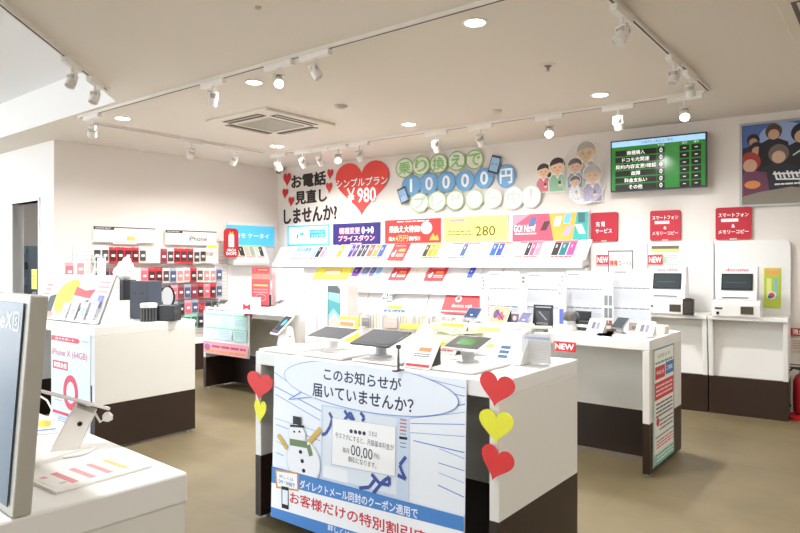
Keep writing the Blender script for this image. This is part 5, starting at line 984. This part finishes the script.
def downlight(px, py, rad, label, power):
    p = C3(px, py); r = thing('downlight', label, 'downlight', p, 0, 'recessed downlights'); g = G()
    g.lathe([(rad, 0), (rad, -.006), (rad*.82, -.008), (rad*.80, .0)], 32, mat('e9e5df', .4)); g.build('trim_ring', r); g = G(); g.lathe([(.0, -.002), (rad*.78, -.002), (rad*.78, -.004), (0, -.005)], 32, mat('fffdf8', .4, 9.0)); g.build('lamp', r)
    l = bpy.data.lights.new('downlight_lamp', 'AREA'); l.shape = 'DISK'; l.size = rad*1.5; l.energy = power; l.color = (1, .985, .965); l.spread = radians(150)
    o = bpy.data.objects.new('downlight_lamp', l); COL.objects.link(o); o.location = (p.x, p.y, p.z - .012)
DP = 26
downlight(475, 22, .075, 'large glowing downlight at the top middle of the ceiling', DP)
downlight(254, 82, .075, 'downlight above the air outlet, beyond the front track', DP)
downlight(122.5, 118, .085, 'downlight near the bright ceiling step', DP)
downlight(409, 124, .085, 'downlight between the front and back tracks in the middle', DP)
downlight(600, 94.5, .080, 'downlight before the right end of the back track', DP)
downlight(277, 146, .095, 'farthest downlight, near the corner by the dome camera', DP)
for i, (x, y) in enumerate(((-1.4, .2), (.9, 2.2), (1.6, -1.8), (-.2, 4.2), (1.6, 5.0), (-.6, -2.6))):
    px = None; l = bpy.data.lights.new('downlight_lamp', 'AREA'); l.shape = 'DISK'; l.size = .15; l.energy = DP * .75; l.color = (1, .985, .965)
    o = bpy.data.objects.new('downlight_lamp', l); COL.objects.link(o); o.location = (x, y, CZ - .012)
l = bpy.data.lights.new('corridor_fill', 'AREA'); l.size = .4; l.energy = 30; o = bpy.data.objects.new('corridor_fill', l); COL.objects.link(o); o.location = (-9.6, 4.9, CZ - .03)  # unseen fill light added to brighten the dark interior behind the doorway
# air outlets
def cassette(c, ax, ay, label):
    """four-way cassette: centre, half sides"""
    r = thing('air_outlet', label, 'air conditioner', (c[0], c[1], CZ), 0, 'ceiling air outlets')
    g = G(); g.box(-ax, ax, -ay, ay, -.03, 0, mat('ded6c8', .5)); g.build('panel', r, bevel=.008)
    g = G(); g.box(-ax*.52, ax*.52, -ay*.52, ay*.52, -.036, -.03, mat('b9b3a6', .6))
    for i in range(14): t = -ax*.5 + ax*i/13; g.box(t-.003, t+.003, -ay*.5, ay*.5, -.038, -.036, mat('a39c8f'))
    g.build('grille', r)
    for sx, sy in ((1, 0), (-1, 0), (0, 1), (0, -1)):
        g = G(); w, d = (.05, ay*.60) if sx else (ax*.60, .05); g.box(sx*ax*.76 - w, sx*ax*.76 + w, sy*ay*.76 - d, sy*ay*.76 + d, -.033, -.0295, mat('463f36')); v = g.build('vent', r)
        g = G(); w2, d2 = (w*.16, d*.96) if sx else (w*.96, d*.16); g.box(sx*ax*.76 - w2 + sx*.015, sx*ax*.76 + w2 + sx*.015, sy*ay*.76 - d2 + sy*.015, sy*ay*.76 + d2 + sy*.015, -.037, -.033, mat('c9c2b2')); g.build('louvre', v)
A_, B_, C_, D_ = [C3(*p) for p in ((214, 121), (257, 106), (328, 123), (268, 135))]
cc = (A_ + C_) / 2; cassette(cc, .46, .46, 'four-way air outlet in the ceiling between the two left tracks')
ex = C3(791, 41); cassette((ex.x + .52, ex.y + .35 - .85), .50, .50, 'second air outlet cut by the upper right edge of the photo') 
p = C3(341, 105.5); g = G(); g.lathe([(.06, 0), (.06, -.012), (.03, -.028), (.0, -.03)], 28, mat('b3aba0')); tag(g.build('ceiling_detector', loc=p), 'grey round detector on the ceiling right of the air outlet', 'detector')
p = C3(496, 110.5); g = G(); g.lathe([(.055, 0), (.055, -.015), (.035, -.04), (.0, -.042)], 28, mat('dcd2be')); tag(g.build('smoke_detector', loc=p), 'small cream smoke detector over the back track', 'detector')
p = C3(548, 65); r = thing('sprinkler', 'round sprinkler head on the ceiling right of the large downlight', 'sprinkler', p); g = G(); g.lathe([(.06, 0), (.06, -.004), (.02, -.008)], 28, mat('d8d0c4')); g.build('plate', r); g = G(); g.lathe([(.028, -.008), (.026, -.012), (.010, -.02), (.010, -.04), (.018, -.042)], 20, mat('8f8a82', .3, metal=.5)); g.build('nozzle', r)
p = C3(258, 7); g = G(); g.lathe([(.018, 0), (.018, -.01), (.0, -.014)], 16, mat('b7aa9a')); tag(g.build('ceiling_screw_cap', loc=p), 'tiny cap on the ceiling at the top left of the middle', 'cap')
p = C3(279, 170); x, y, _ = FW.w(.10, 0, .10); r = thing('dome_camera', 'cream dome camera on the ceiling in the far corner', 'camera', (x + .02, y, CZ)); g = G(); g.lathe([(.075, 0), (.075, -.05), (.06, -.06)], 28, mat('e6dfd0')); g.build('base', r); g = G(); g.lathe([(.045, -.06), (.04, -.08), (.02, -.095), (0, -.098)], 28, mat('8a8174', .2)); g.build('dome', r, smooth=True)
# ------------------------------------------------------------------ daylight, camera
wld = bpy.data.worlds.new('world'); SC.world = wld; wld.use_nodes = True; bg = wld.node_tree.nodes['Background']; bg.inputs[0].default_value = (.86, .93, 1, 1); bg.inputs[1].default_value = 6.3
nt = wld.node_tree; sk = nt.nodes.new('ShaderNodeTexCoord'); sp_ = nt.nodes.new('ShaderNodeSeparateXYZ'); rp = nt.nodes.new('ShaderNodeValToRGB')
rp.color_ramp.elements[0].position = .0; rp.color_ramp.elements[0].color = (.42, .42, .42, 1); rp.color_ramp.elements[1].position = .12; rp.color_ramp.elements[1].color = (.72, .86, 1, 1)
nt.links.new(sk.outputs['Generated'], sp_.inputs[0]); nt.links.new(sp_.outputs['Z'], rp.inputs[0]); nt.links.new(rp.outputs[0], bg.inputs[0])
l = bpy.data.lights.new('window_portal', 'AREA'); l.shape = 'RECTANGLE'; l.size = FLEN; l.size_y = ZT; l.cycles.is_portal = True
o = bpy.data.objects.new('window_portal', l); COL.objects.link(o); mx, my, _ = FP.w(FLEN/2, 0, .06); o.location = (mx, my, ZT/2)
# portal must face into the room (its -Z toward the room)
n = Vector((-(FP.P[1] - FP.Q[1]), FP.P[0] - FP.Q[0], 0)).normalized(); c0 = Vector((-2, 2, 0)) - Vector((mx, my, 0)); n = n if n.dot(c0) > 0 else -n
o.location = (mx - n.x*.12 + n.x*.0, my - n.y*.12, ZT/2); o.location = (mx + n.x*.10, my + n.y*.10, ZT/2)
o.rotation_euler = (n * -1).to_track_quat('Z', 'Y').to_euler()
cam = bpy.data.cameras.new('camera'); co = bpy.data.objects.new('camera', cam); COL.objects.link(co); cam.sensor_width = 36; cam.lens = F / 800 * 36; cam.clip_start = .02
cam.shift_y = (HY - 266.5) / 800; co.location = (0, 0, H); co.rotation_euler = (radians(90), 0, radians(38)); SC.camera = co
SC.view_settings.view_transform = 'Standard'; SC.view_settings.look = 'None'; SC.view_settings.gamma = 1; SC.view_settings.use_curve_mapping = False
SC.view_settings.exposure = 0.72
SC.cycles.use_denoising = True; SC.cycles.max_bounces = 8; SC.cycles.diffuse_bounces = 5; SC.cycles.sample_clamp_indirect = 8
